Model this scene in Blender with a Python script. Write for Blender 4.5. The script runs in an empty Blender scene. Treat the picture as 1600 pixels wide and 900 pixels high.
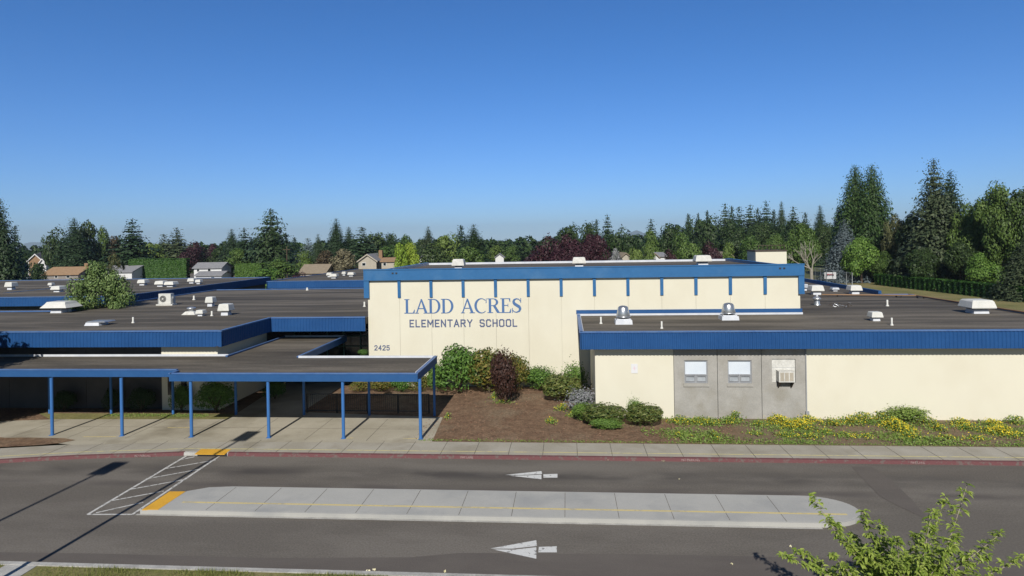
import bpy, bmesh, math, random
import numpy as np
from mathutils import Vector, Matrix
R = math.radians
random.seed(7)
rng = np.random.default_rng(11)
D = bpy.data
scene = bpy.context.scene
COL = scene.collection

# ------------------------------------------------------------------ survey of the site (photo pixel + height -> place on the site)
FOC, CAMH, ROLL = 1000.0, 9.6, 0.017
YAW = math.atan(.085)
SY, CY = math.sin(YAW), math.cos(YAW)
def ab(px, py):
    u, v = px - 800, py - 376
    return u*math.cos(ROLL) - v*math.sin(ROLL), u*math.sin(ROLL) + v*math.cos(ROLL)
def P(px, py, z=0.0):
    a, b = ab(px, py)
    d = FOC*(CAMH - z)/b
    l = a*d/FOC
    return Vector((l*CY - d*SY, l*SY + d*CY, z))
def PD(px, py, d):
    a, b = ab(px, py)
    l = a*d/FOC
    return Vector((l*CY - d*SY, l*SY + d*CY, CAMH - b*d/FOC))

# ------------------------------------------------------------------ materials
def newmat(name):
    m = D.materials.new(name); m.use_nodes = True
    nt = m.node_tree
    return m, nt, nt.nodes['Principled BSDF']
def N(nt, t, **kw):
    n = nt.nodes.new(t)
    for k, v in kw.items():
        if k in n.inputs: n.inputs[k].default_value = v
        else: setattr(n, k, v)
    return n
def c4(c): return (c[0], c[1], c[2], 1.0)
def mottled(name, c1, c2, scale=1.0, stretch=(1, 1, 1), rough=.8, detail=6, fine=None, bump=0.0, bscale=20, metal=0.0, lo=.35, hi=.65, spec=.3, c3=None, s3=.12, lo3=.5, hi3=.68):
    """two tone weathering noise in object space, optional fine grain and large stains"""
    c1 = [k*.9 for k in c1]; c2 = [k*.9 for k in c2]; c3 = c3 and [k*.9 for k in c3]
    m, nt, b = newmat(name)
    L = nt.links.new
    tc = N(nt, 'ShaderNodeTexCoord'); mp = N(nt, 'ShaderNodeMapping'); mp.inputs['Scale'].default_value = stretch
    L(tc.outputs['Object'], mp.inputs[0])
    n1 = N(nt, 'ShaderNodeTexNoise', Scale=scale, Detail=detail, Roughness=.62); L(mp.outputs[0], n1.inputs['Vector'])
    r1 = N(nt, 'ShaderNodeMapRange'); r1.inputs[1].default_value = lo; r1.inputs[2].default_value = hi; L(n1.outputs[0], r1.inputs[0])
    mx = N(nt, 'ShaderNodeMix', data_type='RGBA'); mx.inputs[6].default_value = c4(c1); mx.inputs[7].default_value = c4(c2); L(r1.outputs[0], mx.inputs[0])
    out = mx.outputs[2]
    if c3:
        n3 = N(nt, 'ShaderNodeTexNoise', Scale=s3, Detail=4, Roughness=.6); L(mp.outputs[0], n3.inputs['Vector'])
        r3 = N(nt, 'ShaderNodeMapRange'); r3.inputs[1].default_value = lo3; r3.inputs[2].default_value = hi3; L(n3.outputs[0], r3.inputs[0])
        m3 = N(nt, 'ShaderNodeMix', data_type='RGBA'); m3.inputs[7].default_value = c4(c3); L(out, m3.inputs[6]); L(r3.outputs[0], m3.inputs[0]); out = m3.outputs[2]
    if fine:
        n2 = N(nt, 'ShaderNodeTexNoise', Scale=fine[0], Detail=3, Roughness=.7); L(tc.outputs['Object'], n2.inputs['Vector'])
        r2 = N(nt, 'ShaderNodeMapRange'); r2.inputs[1].default_value = .3; r2.inputs[2].default_value = .7
        r2.inputs[3].default_value = 1 - fine[1]; r2.inputs[4].default_value = 1 + fine[1]; L(n2.outputs[0], r2.inputs[0])
        m2 = N(nt, 'ShaderNodeVectorMath', operation='MULTIPLY'); L(out, m2.inputs[0]); L(r2.outputs[0], m2.inputs[1]); out = m2.outputs[0]
    L(out, b.inputs['Base Color'])
    b.inputs['Roughness'].default_value = rough; b.inputs['Metallic'].default_value = metal
    b.inputs['Specular IOR Level'].default_value = spec
    if bump:
        nb = N(nt, 'ShaderNodeTexNoise', Scale=bscale, Detail=5); L(tc.outputs['Object'], nb.inputs['Vector'])
        bp = N(nt, 'ShaderNodeBump', Strength=bump, Distance=.03); L(nb.outputs[0], bp.inputs['Height']); L(bp.outputs[0], b.inputs['Normal'])
    return m
def foliage(name, dark, light, rough=.55, objvar=.18, trans=0.0):
    m, nt, b = newmat(name); L = nt.links.new
    g = N(nt, 'ShaderNodeNewGeometry')
    mx = N(nt, 'ShaderNodeMix', data_type='RGBA'); mx.inputs[6].default_value = c4(dark); mx.inputs[7].default_value = c4(light)
    L(g.outputs['Random Per Island'], mx.inputs[0])
    oi = N(nt, 'ShaderNodeObjectInfo')
    hs = N(nt, 'ShaderNodeHueSaturation')
    rv = N(nt, 'ShaderNodeMapRange'); rv.inputs[3].default_value = 1 - objvar; rv.inputs[4].default_value = 1 + objvar; L(oi.outputs['Random'], rv.inputs[0]); L(rv.outputs[0], hs.inputs['Value'])
    rh = N(nt, 'ShaderNodeMapRange'); rh.inputs[3].default_value = .515; rh.inputs[4].default_value = .485; L(oi.outputs['Random'], rh.inputs[0]); L(rh.outputs[0], hs.inputs['Hue'])
    L(mx.outputs[2], hs.inputs['Color']); L(hs.outputs[0], b.inputs['Base Color'])
    b.inputs['Roughness'].default_value = rough; b.inputs['Specular IOR Level'].default_value = .25
    if trans:
        tr = N(nt, 'ShaderNodeBsdfTranslucent'); L(hs.outputs[0], tr.inputs[0])
        ms = N(nt, 'ShaderNodeMixShader'); ms.inputs[0].default_value = trans
        L(b.outputs[0], ms.inputs[1]); L(tr.outputs[0], ms.inputs[2]); L(ms.outputs[0], nt.nodes['Material Output'].inputs[0])
    return m
def worn_paint(name, col, under, amount=.5, scale=5.0, rough=.7):
    m = mottled(name, col, under, scale=scale, stretch=(1, 1, 1), rough=rough, detail=9, lo=amount, hi=amount + .1, fine=(60, .12))
    return m

M = {}
M['asphalt'] = mottled('asphalt', (.145, .129, .110), (.183, .164, .141), scale=.35, stretch=(.35, 1, 1), rough=.88, fine=(16, .24), bump=.3, bscale=60, lo=.42, hi=.58, c3=(.125, .108, .092), s3=.16, lo3=.5, hi3=.72)
def wear_band(m, y0, wid, col, sc=.45):
    nt = m.node_tree; L = nt.links.new; b = nt.nodes['Principled BSDF']; src = b.inputs['Base Color'].links[0].from_socket
    tc = N(nt, 'ShaderNodeTexCoord'); sp = N(nt, 'ShaderNodeSeparateXYZ'); L(tc.outputs['Object'], sp.inputs[0])
    a = N(nt, 'ShaderNodeMath', operation='SUBTRACT'); a.inputs[1].default_value = y0; L(sp.outputs[1], a.inputs[0])
    d = N(nt, 'ShaderNodeMath', operation='ABSOLUTE'); L(a.outputs[0], d.inputs[0])
    r = N(nt, 'ShaderNodeMapRange', interpolation_type='SMOOTHSTEP'); r.inputs[1].default_value = 0; r.inputs[2].default_value = wid; r.inputs[3].default_value = 1; r.inputs[4].default_value = 0; L(d.outputs[0], r.inputs[0])
    mp = N(nt, 'ShaderNodeMapping'); mp.inputs['Scale'].default_value = (.6, 1.6, 1); L(tc.outputs['Object'], mp.inputs[0])
    n = N(nt, 'ShaderNodeTexNoise', Scale=sc, Detail=6); L(mp.outputs[0], n.inputs['Vector'])
    rn = N(nt, 'ShaderNodeMapRange'); rn.inputs[1].default_value = .36; rn.inputs[2].default_value = .62; L(n.outputs[0], rn.inputs[0])
    mu = N(nt, 'ShaderNodeMath', operation='MULTIPLY'); L(r.outputs[0], mu.inputs[0]); L(rn.outputs[0], mu.inputs[1])
    mx = N(nt, 'ShaderNodeMix', data_type='RGBA'); mx.inputs[7].default_value = c4(col); L(mu.outputs[0], mx.inputs[0]); L(src, mx.inputs[6]); L(mx.outputs[2], b.inputs['Base Color'])
wear_band(M['asphalt'], 26.05, 1.0, (.072, .064, .058)); wear_band(M['asphalt'], 24.6, .5, (.105, .092, .082), .7)
M['asphalt_dark'] = mottled('asphalt_new', (.122, .106, .094), (.145, .127, .111), scale=.8, stretch=(.4, 1, 1), rough=.85, fine=(24, .13))
M['oil'] = mottled('asphalt_oiled', (.070, .066, .062), (.125, .113, .100), scale=.42, stretch=(.5, 2.2, 1), rough=.7, fine=(22, .15), lo=.4, hi=.62)
M['concrete'] = mottled('sidewalk_concrete', (.36, .33, .27), (.43, .40, .34), scale=.6, rough=.9, fine=(30, .10), c3=(.30, .27, .21), s3=.35)
M['concrete_new'] = mottled('island_concrete', (.42, .415, .39), (.47, .46, .43), scale=.5, rough=.88, fine=(30, .06), c3=(.36, .36, .35), s3=.4)
M['plaza'] = mottled('plaza_concrete', (.37, .335, .26), (.46, .42, .335), scale=.45, rough=.9, fine=(28, .10), c3=(.26, .23, .17), s3=.3)
M['kerb_red'] = worn_paint('kerb_red_paint', (.155, .060, .064), (.15, .115, .105), .53, 5.0)
M['kerb_grey'] = mottled('kerb_grey', (.36, .35, .33), (.50, .49, .46), scale=2.0, rough=.9, fine=(20, .15))
M['paint_white'] = worn_paint('road_white', (.62, .61, .58), (.13, .12, .11), .53, 7.0)
M['paint_arrow'] = worn_paint('arrow_white', (.70, .70, .68), (.16, .15, .14), .56, 6.0)
M['paint_yellow'] = worn_paint('walk_yellow', (.66, .54, .25), (.46, .41, .28), .52, 3.0)
M['paint_cream'] = worn_paint('walk_cream', (.62, .55, .28), (.45, .42, .30), .5, 3.0)
M['tactile'] = mottled('tactile_yellow', (.78, .43, .045), (.70, .37, .04), scale=3, rough=.7)
M['mulch'] = mottled('mulch_bed', (.125, .074, .045), (.25, .160, .098), scale=2.2, rough=.95, detail=10, fine=(9, .45), bump=.8, bscale=9, c3=(.23, .17, .11), s3=.35, lo=.3, hi=.7)
M['dirt_dummy'] = M['mulch']
def soil_shift(m, x0, col):
    nt = m.node_tree; L = nt.links.new; b = nt.nodes['Principled BSDF']; src = b.inputs['Base Color'].links[0].from_socket
    tc = N(nt, 'ShaderNodeTexCoord'); sp = N(nt, 'ShaderNodeSeparateXYZ'); L(tc.outputs['Object'], sp.inputs[0])
    n = N(nt, 'ShaderNodeTexNoise', Scale=.7, Detail=7); L(tc.outputs['Object'], n.inputs['Vector'])
    mu = N(nt, 'ShaderNodeMath', operation='MULTIPLY_ADD'); mu.inputs[1].default_value = 14; L(n.outputs[0], mu.inputs[0]); L(sp.outputs[0], mu.inputs[2])
    r = N(nt, 'ShaderNodeMapRange'); r.inputs[1].default_value = x0+7; r.inputs[2].default_value = x0+10; r.inputs[4].default_value = .8; L(mu.outputs[0], r.inputs[0])
    mx = N(nt, 'ShaderNodeMix', data_type='RGBA'); mx.inputs[7].default_value = c4(col); L(r.outputs[0], mx.inputs[0]); L(src, mx.inputs[6]); L(mx.outputs[2], b.inputs['Base Color'])
soil_shift(M['mulch'], 5.0, (.17, .135, .082))
M['dirt_right'] = mottled('dry_bed', (.12, .085, .05), (.22, .165, .10), scale=1.6, rough=.95, detail=10, fine=(8, .4), bump=.8, bscale=9, c3=(.12, .14, .05), s3=.9, lo=.3, hi=.7)
M['lawn'] = mottled('dry_lawn', (.15, .15, .05), (.25, .22, .09), scale=.3, rough=.95, detail=8, fine=(6, .3), c3=(.26, .21, .10), s3=.06)
M['ground'] = mottled('far_ground', (.07, .09, .03), (.15, .15, .06), scale=.05, rough=.95, detail=8, fine=(.6, .3))
M['roof'] = mottled('flat_roof', (.090, .078, .062), (.186, .161, .128), lo=.41, hi=.60, scale=.55, stretch=(.16, 1, 1), rough=.92, detail=8, fine=(7, .16), c3=(.062, .053, .043), s3=.28, lo3=.47, hi3=.66)
M['cream'] = mottled('cream_wall', (.76, .72, .59), (.78, .74, .605), scale=.5, stretch=(1, 1, .7), rough=.8, fine=(25, .015), c3=(.735, .69, .555), s3=.3)
M['grey_panel'] = mottled('grey_panel', (.355, .342, .315), (.43, .415, .385), scale=1.1, rough=.9, detail=9, fine=(28, .12), c3=(.33, .31, .27), s3=.7)
M['grey_dark'] = mottled('grey_wall', (.075, .072, .075), (.10, .095, .095), scale=.8, rough=.85, fine=(20, .1))  # base darkened to deepen the shade under eaves and canopy
M['rib_blue'] = mottled('ribbed_blue', (.014, .073, .225), (.018, .086, .255), scale=.6, rough=.55, fine=(5, .05), spec=.25)
M['flat_blue'] = mottled('flat_blue', (.030, .138, .33), (.038, .158, .365), scale=.8, rough=.5, fine=(5, .05), c3=(.055, .17, .36), s3=.7)
M['canopy_blue'] = mottled('canopy_blue', (.018, .086, .245), (.024, .100, .27), scale=.7, rough=.6, fine=(6, .05))
M['coping'] = mottled('coping_blue', (.07, .15, .36), (.11, .20, .40), scale=2, rough=.4)
M['letter'] = mottled('letter_blue', (.075, .165, .37), (.09, .185, .39), scale=2, rough=.6)
M['letter_dk'] = mottled('letter_slate', (.09, .12, .23), (.11, .14, .25), scale=2, rough=.6)
M['flash'] = mottled('pale_flashing', (.60, .63, .70), (.74, .76, .80), scale=1.5, rough=.5)
M['white'] = mottled('white_enamel', (.64, .64, .60), (.74, .73, .69), scale=1.5, rough=.5, fine=(12, .04))
M['offwhite'] = mottled('weathered_white', (.58, .57, .53), (.70, .69, .65), scale=2.5, rough=.6, fine=(10, .08))
M['galv'] = mottled('galvanised', (.50, .52, .55), (.68, .70, .72), scale=4, rough=.35, metal=.7, spec=.5)
M['spun'] = mottled('spun_aluminium', (.62, .63, .65), (.75, .76, .78), scale=3, rough=.32, metal=.85, spec=.5)
M['kerb_letter'] = worn_paint('kerb_letter', (.40, .29, .28), (.20, .10, .10), .52, 9.0)
M['joint'] = mottled('joint_grime', (.10, .09, .075), (.20, .18, .15), scale=2, rough=.9)
M['dark_metal'] = mottled('dark_metal', (.035, .035, .04), (.05, .05, .055), scale=3, rough=.6)
M['black_rail'] = mottled('black_rail', (.02, .02, .022), (.03, .03, .03), scale=3, rough=.5)
M['fence_metal'] = mottled('fence_pipe', (.42, .44, .45), (.52, .54, .55), scale=3, rough=.5, metal=.3)
M['post_blue'] = mottled('post_blue', (.045, .16, .42), (.055, .18, .46), scale=1.5, rough=.45)
M['green_frame'] = mottled('green_frame', (.05, .12, .10), (.06, .15, .12), scale=3, rough=.5)
M['frame_grey'] = mottled('frame_grey', (.30, .31, .33), (.36, .37, .39), scale=3, rough=.5)
M['blind'] = mottled('window_blind', (.66, .72, .80), (.74, .80, .86), scale=1.2, rough=.35)
M['sill_pane'] = mottled('pale_pane', (.34, .37, .40), (.44, .47, .50), scale=3, rough=.25, spec=.6)
M['trunk'] = mottled('bark', (.07, .05, .035), (.14, .10, .07), scale=4, stretch=(1, 1, .3), rough=.95)
M['bark_pale'] = mottled('bark_pale', (.30, .25, .20), (.42, .36, .30), scale=6, rough=.9)
M['dead'] = mottled('dead_wood', (.26, .24, .20), (.36, .33, .28), scale=6, rough=.9)
M['tyre'] = mottled('tyre', (.02, .02, .02), (.03, .03, .03), scale=6, rough=.9)
def glassy(name, c, rough=.08):
    m, nt, b = newmat(name); b.inputs['Base Color'].default_value = c4(c); b.inputs['Roughness'].default_value = rough
    b.inputs['Specular IOR Level'].default_value = .6
    return m
M['glass'] = glassy('dark_glass', (.012, .018, .020))
M['shingle_dark'] = mottled('shingle_dark', (.06, .06, .075), (.09, .09, .105), scale=2, rough=.9)
M['shingle_grey'] = mottled('shingle_grey', (.22, .22, .24), (.30, .30, .31), scale=2, rough=.9)
M['shingle_brown'] = mottled('shingle_brown', (.30, .19, .11), (.38, .25, .15), scale=2, rough=.9)
M['shingle_tan'] = mottled('shingle_tan', (.26, .21, .15), (.33, .27, .20), scale=2, rough=.9)
M['siding_white'] = mottled('siding_white', (.70, .70, .70), (.78, .78, .77), scale=1, rough=.7)
M['siding_beige'] = mottled('siding_beige', (.42, .38, .31), (.50, .45, .37), scale=1, rough=.8)
M['siding_brown'] = mottled('siding_brown', (.26, .16, .09), (.32, .20, .12), scale=1, rough=.8)
M['siding_dark'] = mottled('siding_dark', (.07, .05, .04), (.10, .08, .06), scale=1, rough=.8)
M['siding_grey'] = mottled('siding_grey', (.24, .22, .20), (.30, .27, .25), scale=1, rough=.8)
M['car_white'] = glassy('car_white', (.72, .73, .75), .3)
M['car_grey'] = glassy('car_grey', (.25, .27, .30), .3)
M['banner_white'] = mottled('banner_white', (.72, .72, .74), (.78, .78, .80), scale=2, rough=.7)
M['banner_pink'] = mottled('banner_pink', (.62, .12, .22), (.70, .20, .30), scale=2, rough=.7)
M['red_ink'] = mottled('red_ink', (.45, .04, .06), (.5, .06, .08), scale=3, rough=.7)
M['black_ink'] = mottled('black_ink', (.04, .04, .05), (.06, .05, .06), scale=3, rough=.7)
M['hill'] = mottled('hill_forest', (.05, .065, .06), (.08, .095, .08), scale=.004, rough=1.0, detail=8)
M['flower_y'] = foliage('yellow_petals', (.60, .42, .02), (.80, .62, .04), objvar=.02)
M['flower_w'] = foliage('pale_petals', (.55, .50, .30), (.75, .70, .5), objvar=.02)

F = {}
F['fir'] = foliage('fir_needles', (.016, .034, .014), (.048, .080, .034))
F['fir_blue'] = foliage('blue_fir_needles', (.07, .10, .105), (.17, .21, .22))
F['spruce'] = foliage('spruce_needles', (.022, .038, .018), (.070, .092, .044))
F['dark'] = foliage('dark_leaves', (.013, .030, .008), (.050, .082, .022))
F['mid'] = foliage('mid_leaves', (.038, .078, .014), (.100, .155, .034))
F['light'] = foliage('light_leaves', (.065, .110, .020), (.150, .210, .050))
F['bright'] = foliage('bright_leaves', (.13, .21, .015), (.26, .36, .04))
F['maroon'] = foliage('maroon_leaves', (.022, .008, .013), (.062, .022, .030))
F['plum'] = foliage('plum_leaves', (.030, .013, .012), (.085, .035, .028))
F['cedar'] = foliage('cedar_sprays', (.016, .042, .010), (.052, .096, .022))
F['brown'] = foliage('brownish_leaves', (.035, .028, .014), (.090, .065, .035))
F['olive'] = foliage('olive_leaves', (.050, .060, .020), (.120, .125, .055))
F['straw'] = foliage('straw_leaves', (.12, .10, .06), (.25, .21, .13))
F['hedge'] = foliage('hedge_leaves', (.024, .068, .010), (.070, .140, .024))
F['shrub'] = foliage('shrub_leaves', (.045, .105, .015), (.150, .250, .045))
F['shrub_o'] = foliage('rusty_shrub_leaves', (.038, .090, .014), (.21, .155, .035))
F['shrub_d'] = foliage('deep_shrub_leaves', (.040, .080, .016), (.150, .165, .045))
F['lavender'] = foliage('lavender_leaves', (.13, .15, .13), (.26, .25, .28))
F['court'] = foliage('courtyard_leaves', (.065, .125, .032), (.18, .25, .085))
F['near'] = foliage('near_leaves', (.19, .27, .03), (.54, .60, .14), trans=.35)
F['near'].node_tree.nodes['Principled BSDF'].inputs['Roughness'].default_value = .42
F['grass'] = foliage('grass_blades', (.07, .11, .02), (.22, .23, .07))
F['weed'] = foliage('weed_leaves', (.08, .15, .02), (.24, .31, .07))

# ------------------------------------------------------------------ mesh builder
class MB:
    def __init__(s): s.v = []; s.f = []; s.m = []; s.sm = []
    def add(s, vs, fs, mi=0, smooth=False):
        o = len(s.v); s.v += [tuple(x) for x in vs]
        for f in fs: s.f.append(tuple(i + o for i in f)); s.m.append(mi); s.sm.append(smooth)
        return s
    def box(s, x0, x1, y0, y1, z0, z1, mi=0):
        vs = [(x0,y0,z0),(x1,y0,z0),(x1,y1,z0),(x0,y1,z0),(x0,y0,z1),(x1,y0,z1),(x1,y1,z1),(x0,y1,z1)]
        return s.add(vs, [(0,3,2,1),(4,5,6,7),(0,1,5,4),(1,2,6,5),(2,3,7,6),(3,0,4,7)], mi)
    def frus(s, cx, cy, z0, z1, w0, d0, w1, d1, mi=0):
        vs = [(cx+a*w/2, cy+b*d/2, z) for z, w, d in ((z0,w0,d0),(z1,w1,d1)) for a, b in ((-1,-1),(1,-1),(1,1),(-1,1))]
        return s.add(vs, [(0,3,2,1),(4,5,6,7),(0,1,5,4),(1,2,6,5),(2,3,7,6),(3,0,4,7)], mi)
    def prism(s, pts, z0, z1, mi=0, mside=None):
        n = len(pts)
        ar = sum(pts[i][0]*pts[(i+1)%n][1] - pts[(i+1)%n][0]*pts[i][1] for i in range(n))
        if ar < 0: pts = pts[::-1]
        vs = [(p[0], p[1], z0) for p in pts] + [(p[0], p[1], z1) for p in pts]
        s.add(vs, [tuple(range(n-1, -1, -1)), tuple(range(n, 2*n))], mi)
        s.add(vs, [(i, (i+1)%n, n+(i+1)%n, n+i) for i in range(n)], mi if mside is None else mside)
        return s
    def extr(s, pts, origin, u, w, depth, mi=0):
        """polygon in plane (u, w) pushed out along u x w by depth"""
        u = Vector(u); w = Vector(w); n = u.cross(w).normalized()*depth; o = Vector(origin)
        k = len(pts)
        a = [o + u*p[0] + w*p[1] for p in pts]; b = [p + n for p in a]
        s.add(a + b, [tuple(range(k-1, -1, -1)), tuple(range(k, 2*k))] + [(i, (i+1)%k, k+(i+1)%k, k+i) for i in range(k)], mi)
        return s
    def tube(s, p0, p1, r0, r1=None, n=8, mi=0, smooth=True, caps=True):
        r1 = r0 if r1 is None else r1
        p0 = Vector(p0); p1 = Vector(p1); d = (p1 - p0)
        if d.length < 1e-6: return s
        d.normalize(); a = d.orthogonal().normalized(); b = d.cross(a)
        vs = [p0 + (a*math.cos(2*math.pi*i/n) + b*math.sin(2*math.pi*i/n))*r0 for i in range(n)]
        vs += [p1 + (a*math.cos(2*math.pi*i/n) + b*math.sin(2*math.pi*i/n))*r1 for i in range(n)]
        s.add(vs, [(i, (i+1)%n, n+(i+1)%n, n+i) for i in range(n)], mi, smooth)
        if caps: s.add(vs, [tuple(range(n-1, -1, -1)), tuple(range(n, 2*n))], mi)
        return s
    def path(s, pts, rads, n=7, mi=0):
        for i in range(len(pts)-1): s.tube(pts[i], pts[i+1], rads[i], rads[i+1], n, mi, True, i in (0, len(pts)-2))
        return s
    def lathe(s, cx, cy, prof, n=20, mi=0, smooth=True):
        vs = [(cx+r*math.cos(2*math.pi*i/n), cy+r*math.sin(2*math.pi*i/n), z) for r, z in prof for i in range(n)]
        fs = [(k*n+i, k*n+(i+1)%n, (k+1)*n+(i+1)%n, (k+1)*n+i) for k in range(len(prof)-1) for i in range(n)]
        s.add(vs, fs, mi, smooth)
        s.add(vs, [tuple(range((len(prof)-1)*n, len(prof)*n))], mi)
        return s
    def mesh(s, name, mats):
        me = D.meshes.new(name); me.from_pydata(s.v, [], s.f)
        for m in (mats if isinstance(mats, (list, tuple)) else [mats]): me.materials.append(m)
        me.polygons.foreach_set('material_index', s.m); me.polygons.foreach_set('use_smooth', s.sm)
        me.update(); return me
    def build(s, name, mats, parent=None, loc=None):
        o = D.objects.new(name, s.mesh(name, mats)); COL.objects.link(o)
        if parent: o.parent = parent
        if loc is not None: o.location = loc
        return o
def tag(o, label, cat=None, group=None, kind=None):
    if label: o['label'] = label
    if cat: o['category'] = cat
    if group: o['group'] = group
    if kind: o['kind'] = kind
    return o
def empty(name, loc, label, cat, group=None, rz=0):
    o = D.objects.new(name, None); COL.objects.link(o); o.location = loc; o.rotation_euler = (0, 0, rz)
    o.empty_display_size = .3
    return tag(o, label, cat, group)
def copy_tree(o, parent=None):
    c = o.copy(); COL.objects.link(c); c.parent = parent
    for ch in list(o.children): copy_tree(ch, c)
    return c
def struct(name, mb, mats, label=None, cat=None):
    return tag(mb.build(name, mats), label, cat, kind='structure')

# ------------------------------------------------------------------ camera
cam = D.cameras.new('camera'); co = D.objects.new('camera', cam); COL.objects.link(co); scene.camera = co
cam.sensor_width = 36; cam.lens = 36*FOC/1600; cam.shift_y = -74/1600; cam.clip_start = .3; cam.clip_end = 30000
co.matrix_world = Matrix.Translation((0, 0, CAMH)) @ Matrix.Rotation(YAW, 4, 'Z') @ Matrix.Rotation(R(90), 4, 'X') @ Matrix.Rotation(-ROLL, 4, 'Z')

# ------------------------------------------------------------------ light
SUN_EL, SUN_AZ = R(37), R(1.6)      # light travels towards +Y, a hair to the right
w = D.worlds.new('World'); scene.world = w; w.use_nodes = True
nt = w.node_tree; bg = nt.nodes['Background']
sky = nt.nodes.new('ShaderNodeTexSky'); sky.sky_type = 'NISHITA'; sky.sun_disc = False
sky.sun_elevation = SUN_EL; sky.sun_rotation = math.pi + SUN_AZ
sky.altitude = 100; sky.air_density = 1.0; sky.dust_density = 0; sky.ozone_density = 10
sm = N(nt, 'ShaderNodeVectorMath', operation='MULTIPLY'); sm.inputs[1].default_value = (.66, .98, 1.25)
# saturated opposite the sun; unseen sky sunward and overhead dimmed to cut fill light
wt = N(nt, 'ShaderNodeTexCoord'); ws = N(nt, 'ShaderNodeSeparateXYZ'); nt.links.new(wt.outputs['Generated'], ws.inputs[0])
wr = N(nt, 'ShaderNodeMapRange', interpolation_type='SMOOTHSTEP'); wr.inputs[1].default_value = -.25; wr.inputs[2].default_value = .45; nt.links.new(ws.outputs[1], wr.inputs[0])
wz = N(nt, 'ShaderNodeMapRange', interpolation_type='SMOOTHSTEP'); wz.inputs[1].default_value = .42; wz.inputs[2].default_value = .9; wz.inputs[3].default_value = 1; wz.inputs[4].default_value = .6; nt.links.new(ws.outputs[2], wz.inputs[0])
wm = N(nt, 'ShaderNodeMix', data_type='RGBA'); wm.inputs[6].default_value = (.60, .60, .56, 1); wm.inputs[7].default_value = (.66, .98, 1.25, 1); nt.links.new(wr.outputs[0], wm.inputs[0])
wh = N(nt, 'ShaderNodeMapRange', interpolation_type='SMOOTHSTEP'); wh.inputs[1].default_value = .02; wh.inputs[2].default_value = .34; nt.links.new(ws.outputs[2], wh.inputs[0])
wl = N(nt, 'ShaderNodeMix', data_type='RGBA'); wl.inputs[6].default_value = (.88, 1.08, 1.38, 1); wl.inputs[7].default_value = (.60, 1.02, 1.32, 1); nt.links.new(wh.outputs[0], wl.inputs[0]); nt.links.new(wl.outputs[2], wm.inputs[7])
wv = N(nt, 'ShaderNodeVectorMath', operation='MULTIPLY'); nt.links.new(wm.outputs[2], wv.inputs[0]); nt.links.new(wz.outputs[0], wv.inputs[1]); nt.links.new(wv.outputs[0], sm.inputs[1])
nt.links.new(sky.outputs[0], sm.inputs[0]); nt.links.new(sm.outputs[0], bg.inputs[0]); bg.inputs[1].default_value = .084
sd = D.lights.new('sun', 'SUN'); sd.energy = 4.9; sd.angle = R(.53); sd.color = (1, .96, .885)
so = D.objects.new('sun', sd); COL.objects.link(so); so.location = (0, -40, 60)
dirv = Vector((math.sin(SUN_AZ)*math.cos(SUN_EL), math.cos(SUN_AZ)*math.cos(SUN_EL), -math.sin(SUN_EL)))
so.rotation_euler = dirv.to_track_quat('-Z', 'Y').to_euler()
vs = scene.view_settings; scene.display_settings.display_device = 'sRGB'
vs.view_transform = 'Standard'; vs.look = 'None'; vs.gamma = 1; vs.exposure = 0; vs.use_curve_mapping = False
scene.cycles.max_bounces = 5; scene.cycles.diffuse_bounces = 2; scene.cycles.glossy_bounces = 2; scene.cycles.transparent_max_bounces = 4
G0 = .15    # level of pavements, beds and floors above the asphalt

# ------------------------------------------------------------------ setting
g = MB(); g.add([(-9000,-400,-.03),(9000,-400,-.03),(9000,12000,-.03),(-9000,12000,-.03)], [(0,1,2,3)])
struct('ground', g, M['ground'])
KY = 27.95
kf = [P(x, y, 0) for x, y in ((-260, 741), (-120, 731), (0, 724), (60, 720.5), (120, 717.5), (180, 715.5), (235, 714))]
kerb_line = [Vector((p.x, p.y, 0)) for p in kf] + [Vector((x, KY, 0)) for x in (-17.65, -15.55, -12, 0, 12, 24, 60)]
g = MB()
low = [(-60, -30), (60, -30)]
pts = [(p.x, p.y) for p in kerb_line]
g.add([(-70, -30, 0), (70, -30, 0), (70, KY+.1, 0)] + [(x, y+.1, 0) for x, y in pts[::-1][1:]] + [(-70, pts[0][1]-3, 0)], [tuple(range(3+len(pts)-1+1))])
struct('road', g, M['asphalt'])
# oil streak along the lane in front of the kerb, newer strip by the near kerb, diagonal patch
g = MB(); ps = [P(x, y) for x, y in ((-60, 862), (150, 865), (420, 872), (640, 871), (720, 864), (1000, 866), (1300, 872), (1700, 880))]
ps = [(p.x, p.y, .004) for p in ps] + [(24, 18.0, .004), (-22, 18.0, .004)]
g.add(ps, [tuple(range(len(ps)))]); struct('road_gutter_strip', g, M['asphalt_dark'])
g = MB(); ps = [P(x, y, .004) for x, y in ((1330, 729), (1362, 729), (1395, 752), (1422, 778), (1452, 812), (1436, 806), (1402, 790), (1375, 776), (1352, 752))]
ps = [p + Vector((0, 0, .004)) for p in ps]
g.add(ps, [tuple(range(len(ps)))]); struct('road_patch', g, M['asphalt_dark'])

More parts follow.
